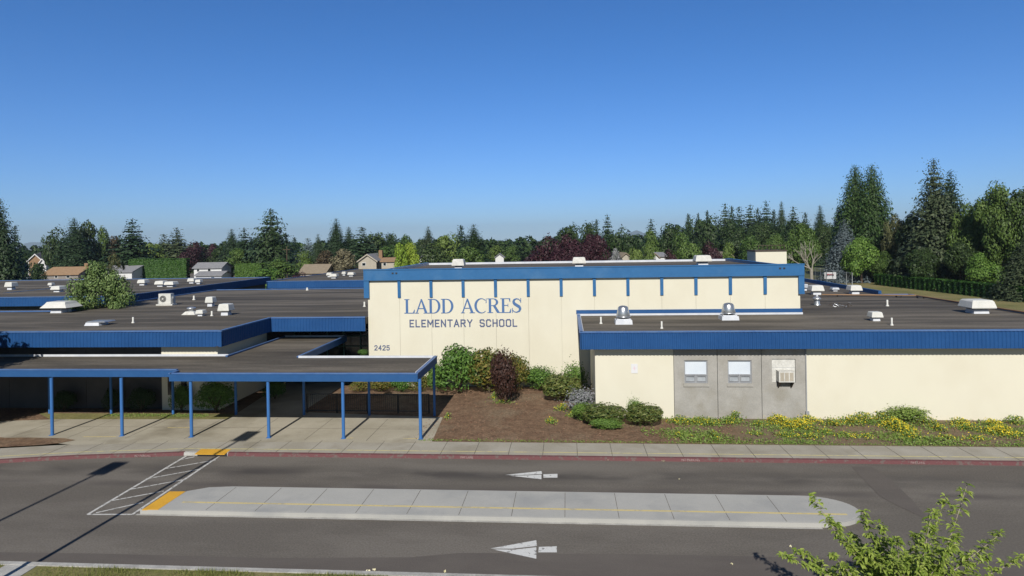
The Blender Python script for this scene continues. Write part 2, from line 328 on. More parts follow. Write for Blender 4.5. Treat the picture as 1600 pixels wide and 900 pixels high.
# far kerb (red) and sidewalk
def offs(line, d):
    out = []
    for i, p in enumerate(line):
        a = line[max(0, i-1)]; b = line[min(len(line)-1, i+1)]
        t = (b - a).normalized(); out.append(Vector((p.x - t.y*d, p.y + t.x*d, 0)))
    return out
inner = offs(kerb_line, .17); mid = offs(kerb_line, .03)
def strip(mb, A, za, B, zb, mi=0):
    n = len(A); mb.add([(p.x, p.y, za) for p in A] + [(p.x, p.y, zb) for p in B], [(i, i+1, n+i+1, n+i) for i in range(n-1)], mi)
g = MB(); i0 = 7
for sl in (slice(0, 8), slice(8, None)):
    strip(g, kerb_line[sl], 0, mid[sl], G0-.01); strip(g, mid[sl], G0-.01, inner[sl], G0+.001)
gr = MB(); strip(gr, kerb_line[7:9], 0, mid[7:9], G0-.01); strip(gr, mid[7:9], G0-.01, inner[7:9], G0+.001)
struct('kerb_ramp', gr, M['kerb_grey'])
kerb = struct('kerb', g, M['kerb_red'])
g = MB(); A = [(p.x, p.y) for p in inner]
g.add([(x, y, G0) for x, y in A] + [(60, 29.86, G0)] + [(x, 29.86, G0) for x in (24, 12, 0, -12, -15.5, -17.65)] + [(p.x, p.y+1.9, G0) for p in kf[::-1]], [tuple(range(len(A)+7+len(kf)))])
struct('sidewalk', g, M['concrete'])
# joints and lines of the sidewalk
g = MB(); gy = MB()
x = -24.0
while x < 24:
    yb = KY if x > -17.5 else np.interp(x, [p.x for p in kf], [p.y for p in kf])
    g.box(x-.013, x+.013, yb+.18, yb+1.9, G0+.002, G0+.005); x += 1.52
struct('sidewalk_joints', g, M['joint'])
a1 = offs(kerb_line, .50); a2 = offs(kerb_line, .60); strip(gy, a1, G0+.005, a2, G0+.005)
struct('sidewalk_line', gy, M['paint_cream'])
# kerb lettering
def text_mesh(s, size, name, mat, mw, parent=None, ext=.004, sx=1.0):
    c = D.curves.new(name, 'FONT'); c.body = s; c.size = size; c.extrude = ext; c.resolution_u = 2
    o = D.objects.new('tmp', c); COL.objects.link(o)
    dg = bpy.context.evaluated_depsgraph_get(); me = D.meshes.new_from_object(o.evaluated_get(dg)); D.objects.remove(o)
    me.materials.clear(); me.materials.append(mat); me.name = name
    o = D.objects.new(name, me); COL.objects.link(o); o.matrix_world = mw @ Matrix.Diagonal((sx, 1, 1, 1))
    if parent: o.parent = parent
    return o
for px, s, wd in ((200, 'NO PARKING', 26), (718, 'FIRE LANE', 28), (1064, 'NO PARKING', 29), (1414, 'FIRE LANE', 30)):
    p = P(px, 717, .08); yy = KY if px > 240 else P(px, 714.5, 0).y+.0
    mw = Matrix.Translation((p.x, yy-.012, .03)) @ Matrix.Rotation(math.atan2(.12, .03), 4, 'X')
    text_mesh(s, .13, 'kerb_lettering', M['kerb_letter'], mw, kerb, .002, .98)

# tactile pad on the sidewalk at the crossing
def domes(pts, name, z):
    mb = MB(); mb.prism(pts, z-.02, z+.006)
    a, b, c, d = [Vector((p[0], p[1], 0)) for p in pts]
    na = int((b-a).length/.12); nb = int((d-a).length/.12)
    for i in range(na):
        for j in range(nb):
            u, v = (i+.5)/na, (j+.5)/nb
            p = (a*(1-u)+b*u)*(1-v) + (d*(1-u)+c*u)*v
            mb.lathe(p.x, p.y, [(.022, z+.006), (.012, z+.014)], 6)
    return struct(name, mb, M['tactile'])
q = [P(*k, G0) for k in ((304, 709.6), (351, 710.0), (361, 702.2), (314, 701.8))]
domes([(p.x, p.y) for p in q], 'tactile_paving', G0)
q = [P(*k, G0) for k in ((222, 796.5), (247, 796.5), (290, 768), (265, 768))]
domes([(p.x, p.y) for p in q], 'tactile_paving', G0)

# median island
ix0 = -15.45; cxr, ryr = 8.3, (24.08-21.80)/2
pts = [(ix0, 21.80)] + [(cxr + 1.55*math.sin(t), (24.08+21.80)/2 - ryr*math.cos(t)) for t in np.linspace(0, math.pi, 17)] + [(-13.2, 24.08), (-14.1, 23.95), (-14.75, 23.55)]
g = MB(); g.prism(pts, -.02, G0-.004, 0)
inn = [((x-(-3))*.994+(-3), (y-22.94)*.95+22.94) for x, y in pts]
g.prism(inn, G0-.006, G0, 0)
struct('median_island', g, M['concrete_new'])
g = MB()
jx = [-13.02 + 1.83*i for i in range(12)]
for x in jx: g.box(x-.009, x+.009, 21.87, 24.0, G0+.001, G0+.004)
struct('median_joints', g, M['joint'])
g = MB(); g.box(-14.3, 9.3, 22.46, 22.57, G0+.002, G0+.005)
struct('median_line', g, M['paint_yellow'])
g = MB(); g.box(ix0-.1, 8.2, 21.68, 21.79, .002, .005); struct('median_edge_line', g, M['kerb_grey'])

# crosswalk hatching
def line2(mb, a, b, wd, z=.006):
    a = P(*a); b = P(*b); t = (b-a); t.z = 0; t.normalize(); nn = Vector((-t.y, t.x, 0))*wd/2
    mb.add([(a-nn)+Vector((0,0,z)), (b-nn)+Vector((0,0,z)), (b+nn)+Vector((0,0,z)), (a+nn)+Vector((0,0,z))], [(0,1,2,3)])
g = MB()
L0, L1 = (137, 804), (291, 712.5); R0, R1 = (207, 804), (343, 712.5)
line2(g, L0, L1, .11, .006); line2(g, R0, R1, .11, .0065); line2(g, L0, R0, .09, .007)
for (a, b) in (((150, 801.5), (224, 785)), ((172, 783), (256, 767.5)), ((200, 765.5), (285, 750)), ((228, 748.5), (314, 733)), ((258, 732.5), (337, 719)), ((284, 718), (304, 714))): line2(g, a, b, .09, .0075)
struct('crosswalk_marking', g, M['paint_white'])
# arrows
g = MB()
for q in (((766, 857), (838, 844), (839, 853), (800, 857.3)), ((770, 858.3), (802, 858.8), (838, 855), (838, 873)), ((842, 854.5), (870, 853.5), (870, 863), (841, 863))): g.add([P(x, y, .006) for x, y in q], [(3,2,1,0)])
struct('lane_arrow', g, M['paint_arrow'])
g = MB()
for q in (((789, 742), (846, 736), (847, 740.6), (815, 742.2)), ((795, 743), (818, 743), (846, 741.6), (846, 748.8)), ((849, 741), (871, 740.3), (871, 746.3), (849, 746.3))): g.add([P(x, y, .006) for x, y in q], [(3,2,1,0)])
struct('lane_arrow', g, M['paint_arrow'])

# near kerb, verge and ramp path
g = MB(); g.box(-60, 60, 17.82, 18.0, -.02, G0+.01); struct('near_kerb', g, M['kerb_grey'])
g = MB(); g.box(-60, -16.9, 10, 17.82, -.02, G0-.02); g.box(-15.9, 60, 10, 17.82, -.02, G0-.02); struct('verge', g, M['lawn'])
g = MB(); g.box(-16.9, -15.9, 8, 17.819, -.02, G0-.003); struct('path', g, M['kerb_grey'])
# beds and plaza
g = MB(); g.box(-70, 70, 29.86, 41.5, -.02, G0-.006); struct('bed_soil', g, M['mulch'])
g = MB(); pl = [P(x, y, G0+.002) for x, y in ((112, 695), (200, 693), (300, 691), (440, 690.5), (674, 692.2))]
pl += [P(692, 652, G0+.002), Vector((-15.0, 34.9, G0+.002)), Vector((-15.0, 42.4, G0+.002)), Vector((-19.4, 42.4, G0+.002)), P(356, 655, G0+.002), P(90, 655, G0+.002), P(-300, 668, G0+.002), P(-300, 700, G0+.002), P(0, 683, G0+.002)]
g.add(pl, [tuple(range(len(pl)))]); struct('plaza', g, M['plaza'])
# make plaza flush with sidewalk on the left where it meets it
g = MB()
for a, b in (((130, 682.5), (181, 682.5)), ((262, 668.3), (302, 668.3)), ((540, 684.5), (552, 684.5)), ((630, 685.5), (659, 685.5))): line2(g, a, b, .09, G0+.004+.0)
for i in range(len(g.v)):
    pass
struct('plaza_lines', g, M['paint_yellow'])
for o in (COL.objects['plaza_lines'],):
    for v in o.data.vertices: v.co = Vector((v.co.x*(9.45/9.6), v.co.y*(9.45/9.6), G0+.006))
g = MB(); g.add([P(x, y, G0+.001) for x, y in ((80, 656), (365, 656), (365, 646.5), (60, 645.5))], [(0,1,2,3)]); struct('grass_strip', g, M['lawn'])
g = MB()
for x in np.arange(-28, -7.5, 3.05): g.box(x-.012, x+.012, 29.9, 33.6, G0+.003, G0+.0055)
g.box(-28, -7.5, 31.8, 31.825, G0+.0031, G0+.0056)
struct('plaza_joints', g, M['joint'])
# lawn beyond the right wing
g = MB(); g.add([(27.6, 36, .02), (60, 36, .02), (90, 150, .02), (10, 150, .02), (10, 80, .02), (27.6, 70, .02)], [tuple(range(6))]); struct('lawn', g, M['lawn'])
g = MB(); g.add([(-300, 96, .02), (-20, 96, .02), (-20, 215, .02), (-300, 215, .02)], [(0,1,2,3)]); struct('parking_lot', g, M['asphalt'])
# ------------------------------------------------------------------ school buildings
def ribbed(mb, path, z0, z1, pitch=.19, depth=.028, mi=0, top=None, thick=.14, closed=False):
    """folded metal fascia along a plan path whose outside is on the right hand; inner face and coping included"""
    n = len(path)
    for i in range(n if closed else n-1):
        a = Vector((*path[i], 0)); b = Vector((*path[(i+1) % n], 0)); t = b - a; Ln = t.length; t.normalize(); out = Vector((t.y, -t.x, 0))
        k = max(1, int(Ln/pitch)); p = Ln/k
        prof = []
        for j in range(k):
            s = j*p; prof += [(s, 0), (s+.36*p, 0), (s+.5*p, -depth), (s+.86*p, -depth)]
        prof.append((Ln, 0))
        zt = z1-.07
        vs = [a + t*s + out*d + Vector((0,0,z0)) for s, d in prof] + [a + t*s + out*d + Vector((0,0,zt)) for s, d in prof]
        m = len(prof); mb.add(vs, [(j, j+1, m+j+1, m+j) for j in range(m-1)], mi)
        # backing and coping
        q = [a - out*(depth+.01), b - out*(depth+.01), b - out*thick, a - out*thick]
        mb.add([v + Vector((0,0,z0)) for v in q] + [v + Vector((0,0,z1-.01)) for v in q], [(0,1,5,4),(2,3,7,6),(1,2,6,5),(3,0,4,7),(3,2,1,0)], mi)
        if top is not None:
            q = [a + out*.03 - t*.0, b + out*.03, b - out*(thick+.02), a - out*(thick+.02)]
            top.add([v + Vector((0,0,z1-.07)) for v in q] + [v + Vector((0,0,z1)) for v in q], [(0,3,2,1),(4,5,6,7),(0,1,5,4),(1,2,6,5),(2,3,7,6),(3,0,4,7)])
def poly_wall_box(mb, x0, x1, z0, z1, y0, y1, holes, mi=0):
    """front wall slab with rectangular holes (x0,x1,z0,z1)"""
    xs = sorted({x0, x1, *[h[0] for h in holes], *[h[1] for h in holes]})
    for i in range(len(xs)-1):
        a, b = xs[i], xs[i+1]; hs = sorted([h for h in holes if h[0] <= a+1e-6 and h[1] >= b-1e-6], key=lambda h: h[2])
        z = z0
        for h in hs: mb.box(a, b, y0, y1, z, h[2], mi); z = h[3]
        mb.box(a, b, y0, y1, z, z1, mi)

# ---- gymnasium (tall block)
gx0, gx1, gy, gyb = -13.15, 14.5, 41.4, 60.0
gym = empty('gymnasium', (1.1, gy, 0), 'tall cream school gymnasium block with blue roof band and blue lettering', 'school building')
def bp(mb, name, mats, parent, label=None):
    o = mb.build(name, mats, parent); o.location = -Vector(parent.location) if parent.parent is None else Vector((0,0,0))
    if label: o['label'] = label
    return o
g = MB(); pitch = (gx1-gx0)/13
jn = [gx0+pitch*i for i in range(14)]
for i in range(13):
    a, b = jn[i]+(.005 if i else 0), jn[i+1]-(.005 if i < 12 else 0)
    g.box(a, b, gy, gy+.2, -.1, 7.3)
g.box(gx0+.001, gx1-.001, gy+.18, gyb-.02, -.1, 7.35)
bp(g, 'wall', M['cream'], gym)
g = MB()
g.box(gx0-.22, gx1+.22, gy-.2, gy+.05, 7.12, 7.80); g.box(gx0-.22, gx0+.05, gy+.05, gyb, 7.1, 7.66); g.box(gx1-.05, gx1+.22, gy+.05, gyb, 7.1, 7.66); g.box(gx0-.22, gx1+.22, gyb, gyb+.2, 7.1, 7.60)
g.box(gx0-.24, gx1+.24, gy-.23, gy+.07, 7.80, 7.86)
bp(g, 'fascia', M['flat_blue'], gym)
for i in range(1, 13):
    g = MB(); x = jn[i]; g.add([(x-.1, gy-.11, 7.12), (x+.1, gy-.11, 7.12), (x+.1, gy-.002, 7.12), (x-.1, gy-.002, 7.12), (x-.1, gy-.07, 5.97), (x+.1, gy-.07, 5.97), (x+.1, gy-.002, 5.97), (x-.1, gy-.002, 5.97)],
        [(0,1,2,3),(4,7,6,5),(0,4,5,1),(1,5,6,2),(3,2,6,7),(0,3,7,4)])
    bp(g, 'fin', M['flat_blue'], gym)
for a, b in ((gx0-.222, gx0+.12), (gx1-.12, gx1+.222)):
    g = MB(); g.box(a, b, gy-.16, gy+1.4, 5.97, 7.118); bp(g, 'corner_trim', M['flat_blue'], gym)
g = MB(); g.box(gx0, gx1, gy+.05, gyb, 7.36, 7.42); bp(g, 'roof', M['roof'], gym)
g = MB(); g.box(gx0+.06, gx1-.06, gyb-.06, gyb-.01, 7.41, 7.60); g.box(gx0+.055, gx0+.1, gy+6, gyb-.07, 7.41, 7.63); bp(g, 'roof_flashing', M['flash'], gym)
g = MB(); g.box(.55, gx1+.1, gy-.06, gy-.002, 4.83, 5.06); g2 = MB(); g2.box(.6, gx1+.12, gy-.10, gy-.004, 4.70, 4.82)
bp(g, 'counter_flashing', M['canopy_blue'], gym); bp(g2, 'base_flashing', M['flash'], gym)
for x in (-11.4, -11.15, 13.25, 13.5): g = MB(); g.box(x-.06, x+.06, gy-.235, gy-.20, 7.55, 7.64); bp(g, 'overflow_scupper', M['dark_metal'], gym)

# lettering: strokes as thin raised bars, each a hair prouder than the last so no faces coincide
class Sign:
    def __init__(s, h): s.h = h; s.mb = MB(); s.k = 0
    def poly(s, pts, ox, oz):
        s.k += 1; dep = .010 + .0006*(s.k % 17)
        # front face looks to -Y:  u=+X, w=+Z, u x w = -Y
        s.mb.extr([(ox + p[0]*s.h, oz + p[1]*s.h) for p in pts], (0, gy-.001, 0), (1,0,0), (0,0,1), dep)
    def seg(s, a, b, w, ox, oz, e=None):
        a = Vector(a); b = Vector(b); t = (b-a).normalized(); n = Vector((-t.y, t.x))*w/2
        e = w/2 if e is None else e
        a = a - t*e; b = b + t*e
        s.poly([a-n, b-n, b+n, a+n], ox, oz)
    def ring(s, c, ro, ci, ri, a0, a1, ox, oz, n=14):
        A = [R(a0+(a1-a0)*i/n) for i in range(n+1)]
        o = [(c[0]+ro[0]*math.cos(t), c[1]+ro[1]*math.sin(t)) for t in A]; i_ = [(ci[0]+ri[0]*math.cos(t), ci[1]+ri[1]*math.sin(t)) for t in A]
        for k in range(n):
            q = [i_[k], o[k], o[k+1], i_[k+1]]
            s.poly(q, ox, oz)
    def bar(s, x0, x1, y0, y1, ox, oz): s.poly([(x0,y0),(x1,y0),(x1,y1),(x0,y1)], ox, oz)
def serif(s, ch, ox, oz):
    b = lambda *a: s.bar(*a, ox, oz)
    if ch == 'L':
        b(.10,.27,0,1); b(.0,.37,.95,1.0); b(.0,.72,0,.06); s.poly([(.60,.06),(.72,.06),(.74,.27),(.70,.27)], ox, oz); return .82
    if ch == 'A':
        s.poly([(.07,.03),(.16,.03),(.49,.93),(.43,1.0)], ox, oz); s.poly([(.40,1.0),(.50,1.0),(.88,.03),(.69,.03)], ox, oz)
        b(.24,.66,.31,.37); b(.0,.27,0,.05); b(.60,.98,0,.05); return 1.0
    if ch == 'D':
        b(.10,.27,0,1); b(.0,.42,.95,1.0); b(.0,.42,0,.05); s.ring((.40,.5),(.47,.5),(.40,.5),(.30,.44),-90,90,ox,oz); return .98
    if ch == 'C':
        s.ring((.48,.5),(.47,.52),(.53,.5),(.35,.46),48,312,ox,oz,20); s.poly([(.80,.68),(.86,.68),(.86,1.0),(.82,1.0)], ox, oz); return .98
    if ch == 'R':
        b(.10,.27,0,1); b(.0,.42,.95,1.0); b(.0,.40,0,.05); s.ring((.40,.74),(.36,.26),(.40,.74),(.20,.205),-90,90,ox,oz); b(.27,.42,.48,.535)
        s.poly([(.38,.49),(.58,.49),(.86,.03),(.66,.03)], ox, oz); b(.66,.95,0,.05); return .98
    if ch == 'E':
        b(.10,.27,0,1); b(.0,.68,.95,1.0); b(.0,.72,0,.05); b(.27,.52,.49,.54); b(.50,.54,.40,.63); s.poly([(.64,.74),(.68,.74),(.68,.95),(.58,.95)], ox, oz); s.poly([(.60,.05),(.72,.05),(.74,.28),(.70,.28)], ox, oz); return .82
    if ch == 'S':
        cs = [(.62,.80,.05),(.52,.93,.06),(.36,.965,.07),(.20,.89,.13),(.15,.74,.17),(.24,.60,.20),(.40,.50,.21),(.56,.40,.20),(.61,.26,.17),(.54,.11,.12),(.36,.035,.07),(.20,.07,.06),(.08,.20,.05)]
        for i in range(len(cs)-1):
            x0,y0,w0 = cs[i]; x1,y1,w1 = cs[i+1]; t = Vector((x1-x0, y1-y0)).normalized(); nn = Vector((-t.y, t.x))
            a = Vector((x0,y0))-t*.012; c = Vector((x1,y1))+t*.012
            s.poly([a-nn*w0/2, c-nn*w1/2, c+nn*w1/2, a+nn*w0/2], ox, oz)
        b(.63,.68,.68,1.0); b(.05,.10,0,.33); return .80
    return .55
SANS = {'E': (.52, [((0,0),(0,1)),((0,1),(.46,1)),((0,.5),(.38,.5)),((0,0),(.46,0))]), 'L': (.50, [((0,0),(0,1)),((0,0),(.44,0))]),
 'M': (.72, [((0,0),(0,1)),((0,1),(.33,.35)),((.33,.35),(.66,1)),((.66,1),(.66,0))]), 'N': (.58, [((0,0),(0,1)),((0,1),(.52,0)),((.52,0),(.52,1))]),
 'T': (.56, [((0,1),(.54,1)),((.27,1),(.27,0))]), 'A': (.62, [((0,0),(.29,1)),((.29,1),(.58,0)),((.12,.32),(.46,.32))]),
 'R': (.58, [((0,0),(0,1)),((0,1),(.38,1)),((.38,1),(.5,.9)),((.5,.9),(.5,.6)),((.5,.6),(.38,.5)),((.38,.5),(0,.5)),((.28,.5),(.52,0))]),
 'Y': (.60, [((0,1),(.28,.48)),((.56,1),(.28,.48)),((.28,.48),(.28,0))]),
 'S': (.56, [((.5,.84),(.4,1)),((.4,1),(.1,1)),((.1,1),(0,.88)),((0,.88),(0,.64)),((0,.64),(.1,.53)),((.1,.53),(.4,.47)),((.4,.47),(.5,.36)),((.5,.36),(.5,.12)),((.5,.12),(.4,0)),((.4,0),(.1,0)),((.1,0),(0,.16))]),
 'C': (.56, [((.5,.82),(.4,1)),((.4,1),(.12,1)),((.12,1),(0,.86)),((0,.86),(0,.14)),((0,.14),(.12,0)),((.12,0),(.4,0)),((.4,0),(.5,.18))]),
 'H': (.58, [((0,0),(0,1)),((.52,0),(.52,1)),((0,.5),(.52,.5))]), 'O': (.60, [((.12,1),(.42,1)),((.42,1),(.54,.86)),((.54,.86),(.54,.14)),((.54,.14),(.42,0)),((.42,0),(.12,0)),((.12,0),(0,.14)),((0,.14),(0,.86)),((0,.86),(.12,1))]),
 '2': (.52, [((0,.8),(.1,1)),((.1,1),(.38,1)),((.38,1),(.48,.86)),((.48,.86),(.48,.66)),((.48,.66),(0,0)),((0,0),(.48,0))]),
 '4': (.54, [((.38,0),(.38,1)),((.38,1),(0,.32)),((0,.32),(.5,.32))]),
 '5': (.52, [((.46,1),(.06,1)),((.06,1),(.02,.56)),((.02,.56),(.34,.6)),((.34,.6),(.48,.46)),((.48,.46),(.48,.14)),((.48,.14),(.36,0)),((.36,0),(.1,0)),((.1,0),(0,.16))])}
def WX(px, py):          # a photo point on the gym front wall
    p1 = PD(px, py, 10); t = gy/p1.y; return p1.x*t, CAMH + (p1.z-CAMH)*t
def widths(ch, f):
    s = Sign(1); return f(s, ch, 0, 0)
xa, za = WX(632, 490); xb, _ = WX(815, 487.5); _, zt = WX(632, 467.5)
s = Sign(zt-za); txt = 'LADD ACRES'; base = sum(widths(c, serif) for c in txt); gap = ((xb-xa)/s.h - base + .1)/(len(txt)-1)
ox = xa
for ch in txt:
    if ch == ' ': bp(s.mb, 'school_name_lettering', M['letter'], gym); s.mb = MB()
    wd = serif(s, ch, ox, za); ox += (wd+gap)*s.h
bp(s.mb, 'school_name_lettering', M['letter'], gym)
def sansline(text, xa, xb, za, h, w=.15, space=.5):
    s = Sign(h); tot = sum(SANS[c][0] if c != ' ' else space for c in text); gap = ((xb-xa)/h - tot)/(len(text)-1); ox = xa
    for c in text:
        if c != ' ':
            for a, b in SANS[c][1]:
                f = lambda p: (p[0]+w/2, w/2+p[1]*(1-w))
                s.seg(f(a), f(b), w, ox, za)
            wd = SANS[c][0]
        else: wd = space; bp(s.mb, 'school_name_lettering', M['letter_dk'], gym); s.mb = MB()
        ox += (wd+gap)*h
    return s.mb
xa, za = WX(640, 511.5); xb, _ = WX(807, 510); _, zt = WX(640, 499.5)
bp(sansline('ELEMENTARY SCHOOL', xa, xb, za, zt-za, .16), 'school_name_lettering', M['letter_dk'], gym)
xa, za = WX(585, 547.5); xb, _ = WX(608, 547.5); _, zt = WX(585, 539.5)
bp(sansline('2425', xa, xb, za, zt-za, .16), 'house_number', M['letter_dk'], gym)

# ---- right wing
wx0, wy = 1.4, 34.12
ew = empty('office_wing', (14, wy, 0), 'low cream school wing with blue ribbed roof edge and grey window panels on the right', 'school building')
fx0, fx1, fy0 = .62, 27.3, 33.55
path = [(fx0, gy-.06), (fx0, fy0), (fx1, fy0), (fx1, 53.8), (25.3, 53.8), (25.3, 74), (gx1+.3, 74)]
gpx0, gpx1 = 5.49, 12.19; pw = (gpx1-gpx0)/3
g = MB(); g.box(wx0, gpx0-.012, wy, wy+.25, -.05, 4.2); g.box(gpx1+.012, 26.7, wy, wy+.25, -.05, 4.2)
g.box(wx0+.001, 26.7-.001, wy+.26, gy-.02, -.05, 4.2); g.box(gx1+.02, 26.69, gy-.02, 53.2, -.05, 4.2); g.box(gx1+.02, 24.8, 53.2, 73.5, -.05, 4.2)
bp(g, 'wall', M['cream'], ew)
def wpt(px, py, Y): p1 = PD(px, py, 10); t = Y/p1.y; return p1.x*t, CAMH + (p1.z-CAMH)*t
wins = []
for (a, b, c, d) in ((1069, 563, 1106, 599), (1137, 563, 1175, 599)):
    x0, z1 = wpt(a, b, wy); x1, z0 = wpt(c, d, wy); wins.append((x0, x1, z0, z1))
x0, z1 = wpt(1206, 561, wy); x1, z0 = wpt(1243.5, 598, wy); plate = (x0, x1, z0, z1)
for i in range(3):
    g = MB(); a, b = gpx0+pw*i+.012, gpx0+pw*(i+1)-.012
    hs = [wins[i]] if i < 2 else [plate]
    poly_wall_box(g, a, b, -.04, 4.2, wy+.005, wy+.24, hs)
    bp(g, 'grey_wall_panel', M['grey_panel'], ew)
for x0, x1, z0, z1 in wins:
    wn = empty('window', (0, 0, 0), None, None); wn.parent = ew; wn.location = (x0-14, 0, z0); del_keys = None
    W, Hh = x1-x0, z1-z0
    def sub(mb, name, mat):
        o = mb.build(name, mat, wn); return o
    g = MB(); t = .05; split = Hh*.36
    g.box(0, t, .05, .16, 0, Hh); g.box(W-t, W, .05, .16, 0, Hh); g.box(t, W-t, .05, .16, 0, t); g.box(t, W-t, .05, .16, Hh-t, Hh); g.box(t, W-t, .045, .16, split-.03, split+.03); g.box(W/2-.03, W/2+.03, .048, .16, t, split-.03)
    for s0, s1 in ((t, W/2-.03), (W/2+.03, W-t)):
        g.box(s0+.02, s0+.05, .03, .10, t+.03, split-.05); g.box(s1-.05, s1-.02, .03, .10, t+.03, split-.05); g.box(s0+.05, s1-.05, .03, .10, t+.03, t+.06); g.box(s0+.05, s1-.05, .03, .10, split-.08, split-.05)
    sub(g, 'window_frame', M['frame_grey'])
    g = MB(); g.box(t, W-t, .11, .12, split+.03, Hh-t); sub(g, 'upper_pane', M['blind'])
    g = MB(); g.box(t, W/2-.03, .09, .10, t, split-.03); sub(g, 'lower_pane', M['sill_pane'])
    g = MB(); g.box(W/2+.03, W-t, .09, .10, t, split-.03); sub(g, 'lower_pane', M['sill_pane'])
    g = MB(); g.box(-.06, W+.06, -.04, .05, -.17, -.002); sub(g, 'sill', M['grey_panel'])
x0, x1, z0, z1 = plate
g = MB(); g.box(x0+.01, x1-.01, wy+.06, wy+.1, z0+.01, z1-.01); bp(g, 'infill_panel', M['offwhite'], ew, 'pale infill panel in a window opening')
g = MB(); g.box(x0+.01, x1-.01, wy+.055, wy+.059, z0+(z1-z0)*.62, z0+(z1-z0)*.63); bp(g, 'panel_seam', M['frame_grey'], ew)
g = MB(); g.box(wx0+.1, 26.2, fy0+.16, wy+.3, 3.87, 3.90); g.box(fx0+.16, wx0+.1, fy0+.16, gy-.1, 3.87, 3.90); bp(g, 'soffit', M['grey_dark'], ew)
g = MB(); tp = MB(); ribbed(g, path, 3.86, 4.80, top=tp)
bp(g, 'ribbed_fascia', M['rib_blue'], ew); bp(tp, 'coping', M['coping'], ew)
g = MB(); rf = [(fx0+.1, gy-.05), (fx0+.1, fy0+.1), (fx1-.1, fy0+.1), (fx1-.1, 53.7), (25.2, 53.7), (25.2, 73.9), (gx1+.1, 73.9), (gx1+.1, gy-.05)]
g.prism(rf, 4.3, 4.70); bp(g, 'roof', M['roof'], ew)
g = MB(); g.box(25.16-.04, 25.16, 54.2, 73.6, 4.70, 5.0); g.box(25.16, 25.36, 54.2, 73.6, 4.81, 5.04); bp(g, 'parapet', M['canopy_blue'], ew)
g = MB(); g.box(fx0+.17, fx0+.2, fy0+.16, gy-.12, 4.70, 4.79); bp(g, 'edge_flashing', M['flash'], ew)
# rooftop penthouse / chimney block behind the gym corner
x0_, _ = wpt(1181, 410, 62.5); x1_, zt = wpt(1229, 392.5, 62.5)
g = MB(); g.box(x0_, x1_, 62.5, 65.4, 4.72, zt); ph = bp(g, 'penthouse', M['cream'], ew)
g = MB(); g.box(x0_-.06, x1_+.06, 62.44, 65.46, zt, zt+.12)
for q in range(7): g.box(x0_+.3+q*.4, x0_+.34+q*.4, 62.7, 62.74, zt+.12, zt+.55)
g.box(x0_+.3, x0_+2.75, 62.69, 62.75, zt+.55, zt+.6); bp(g, 'penthouse_rail', M['siding_dark'], ew)
# conduit box and small notice
g = MB(); x, z = wpt(1260.5, 648, wy); g.box(x-.07, x+.09, wy-.12, wy-.002, G0+.1, G0+.42); g.box(x-.035, x+.015, wy-.06, wy-.002, G0+.42, 3.86); bp(g, 'conduit_box', M['frame_grey'], ew)
x0n, z1n = wpt(986, 568.5, wy); x1n, z0n = wpt(996.5, 583, wy)
nt_ = empty('wall_notice', ((x0n+x1n)/2, wy, (z0n+z1n)/2), 'small white notice with a faint pink figure on the cream wall', 'notice')
g = MB(); g.box(-(x1n-x0n)/2, (x1n-x0n)/2, -.02, -.002, -(z1n-z0n)/2, (z1n-z0n)/2); g.build('notice_board', M['banner_white'], nt_)
g = MB(); g.lathe(0, 0, [(.035, 0), (.035, .004)], 10); 
pk = MB(); pk.box(-.02, .02, -.026, -.021, -.09, .03); pk.box(-.06, .06, -.0265, -.0212, -.02, .01); pk.extr([(.03*math.cos(t)+0, .075+.03*math.sin(t)) for t in np.linspace(0, 5.8, 9)], (0, -.021, 0), (1,0,0), (0,0,1), .005)
M['pink'] = mottled('faded_pink', (.75, .55, .62), (.78, .60, .66), scale=4)
pk.build('figure_symbol', M['pink'], nt_)
# window air conditioner
x0a, z1a = wpt(1217, 580.5, wy-.42); x1a, z0a = wpt(1242.5, 597.5, wy-.42)
ac = empty('window_air_conditioner', ((x0a+x1a)/2, wy+.05, z0a), 'beige window air conditioner with three grilles on the pale infill panel', 'air conditioner')
W = x1a-x0a; Hh = z1a-z0a
g = MB(); g.box(-W/2, W/2, -.47, 0, 0, Hh); g.build('casing', M['offwhite'], ac)
for q in range(3):
    g = MB(); a = -W/2+.07+q*(W-.1)/3; b_ = a+(W-.1)/3-.05
    g.box(a, b_, -.475, -.47, .06, Hh-.06); 
    for k in range(9): zz = .07+k*(Hh-.14)/9; g.box(a, b_, -.483, -.476, zz, zz+.02)
    g.build('grille', M['siding_beige'], ac)
for sx in (-W/2+.06, W/2-.10):
    g = MB(); g.extr([(0, 0), (0, -.36), (.04, -.36), (.44, -.03), (.44, 0)], (sx, -.06, -.003), (0,-1,0), (0,0,1), -.04); g.build('bracket', M['siding_dark'], ac)

# ---- left wing A
A = empty('classroom_wing', (-28, 35.2, 0), 'front left low classroom wing with blue ribbed roof edge and big flat roof', 'school building')
ax1 = -19.55; ay = 34.72; by = 40.78
path = [(-60, ay), (ax1, ay), (ax1, by), (gx0-.03, by)]
g = MB(); tp = MB(); ribbed(g, path, 3.86, 4.80, pitch=.21, top=tp)
bp(g, 'ribbed_fascia', M['rib_blue'], A)
for pth in ([(gx0-.05, 67.2), (-38.4, 67.2), (-38.4, 46.3), (-60, 46.3)],):
    g = MB(); ribbed(g, pth, 3.86, 4.80, top=tp); bp(g, 'courtyard_fascia', M['rib_blue'], A)
bp(tp, 'coping', M['coping'], A)
g = MB(); g.prism([(-60, ay+.1), (ax1-.1, ay+.1), (ax1-.1, by+.1), (gx0-.03, by+.1), (gx0-.03, 67.1), (-38.3, 67.1), (-38.3, 46.2), (-60, 46.2)], 4.3, 4.71)
bp(g, 'roof', M['roof'], A)
ywa = 35.22
cx0, _ = wpt(252, 550, ywa); cx1, _ = wpt(340, 550, ywa)
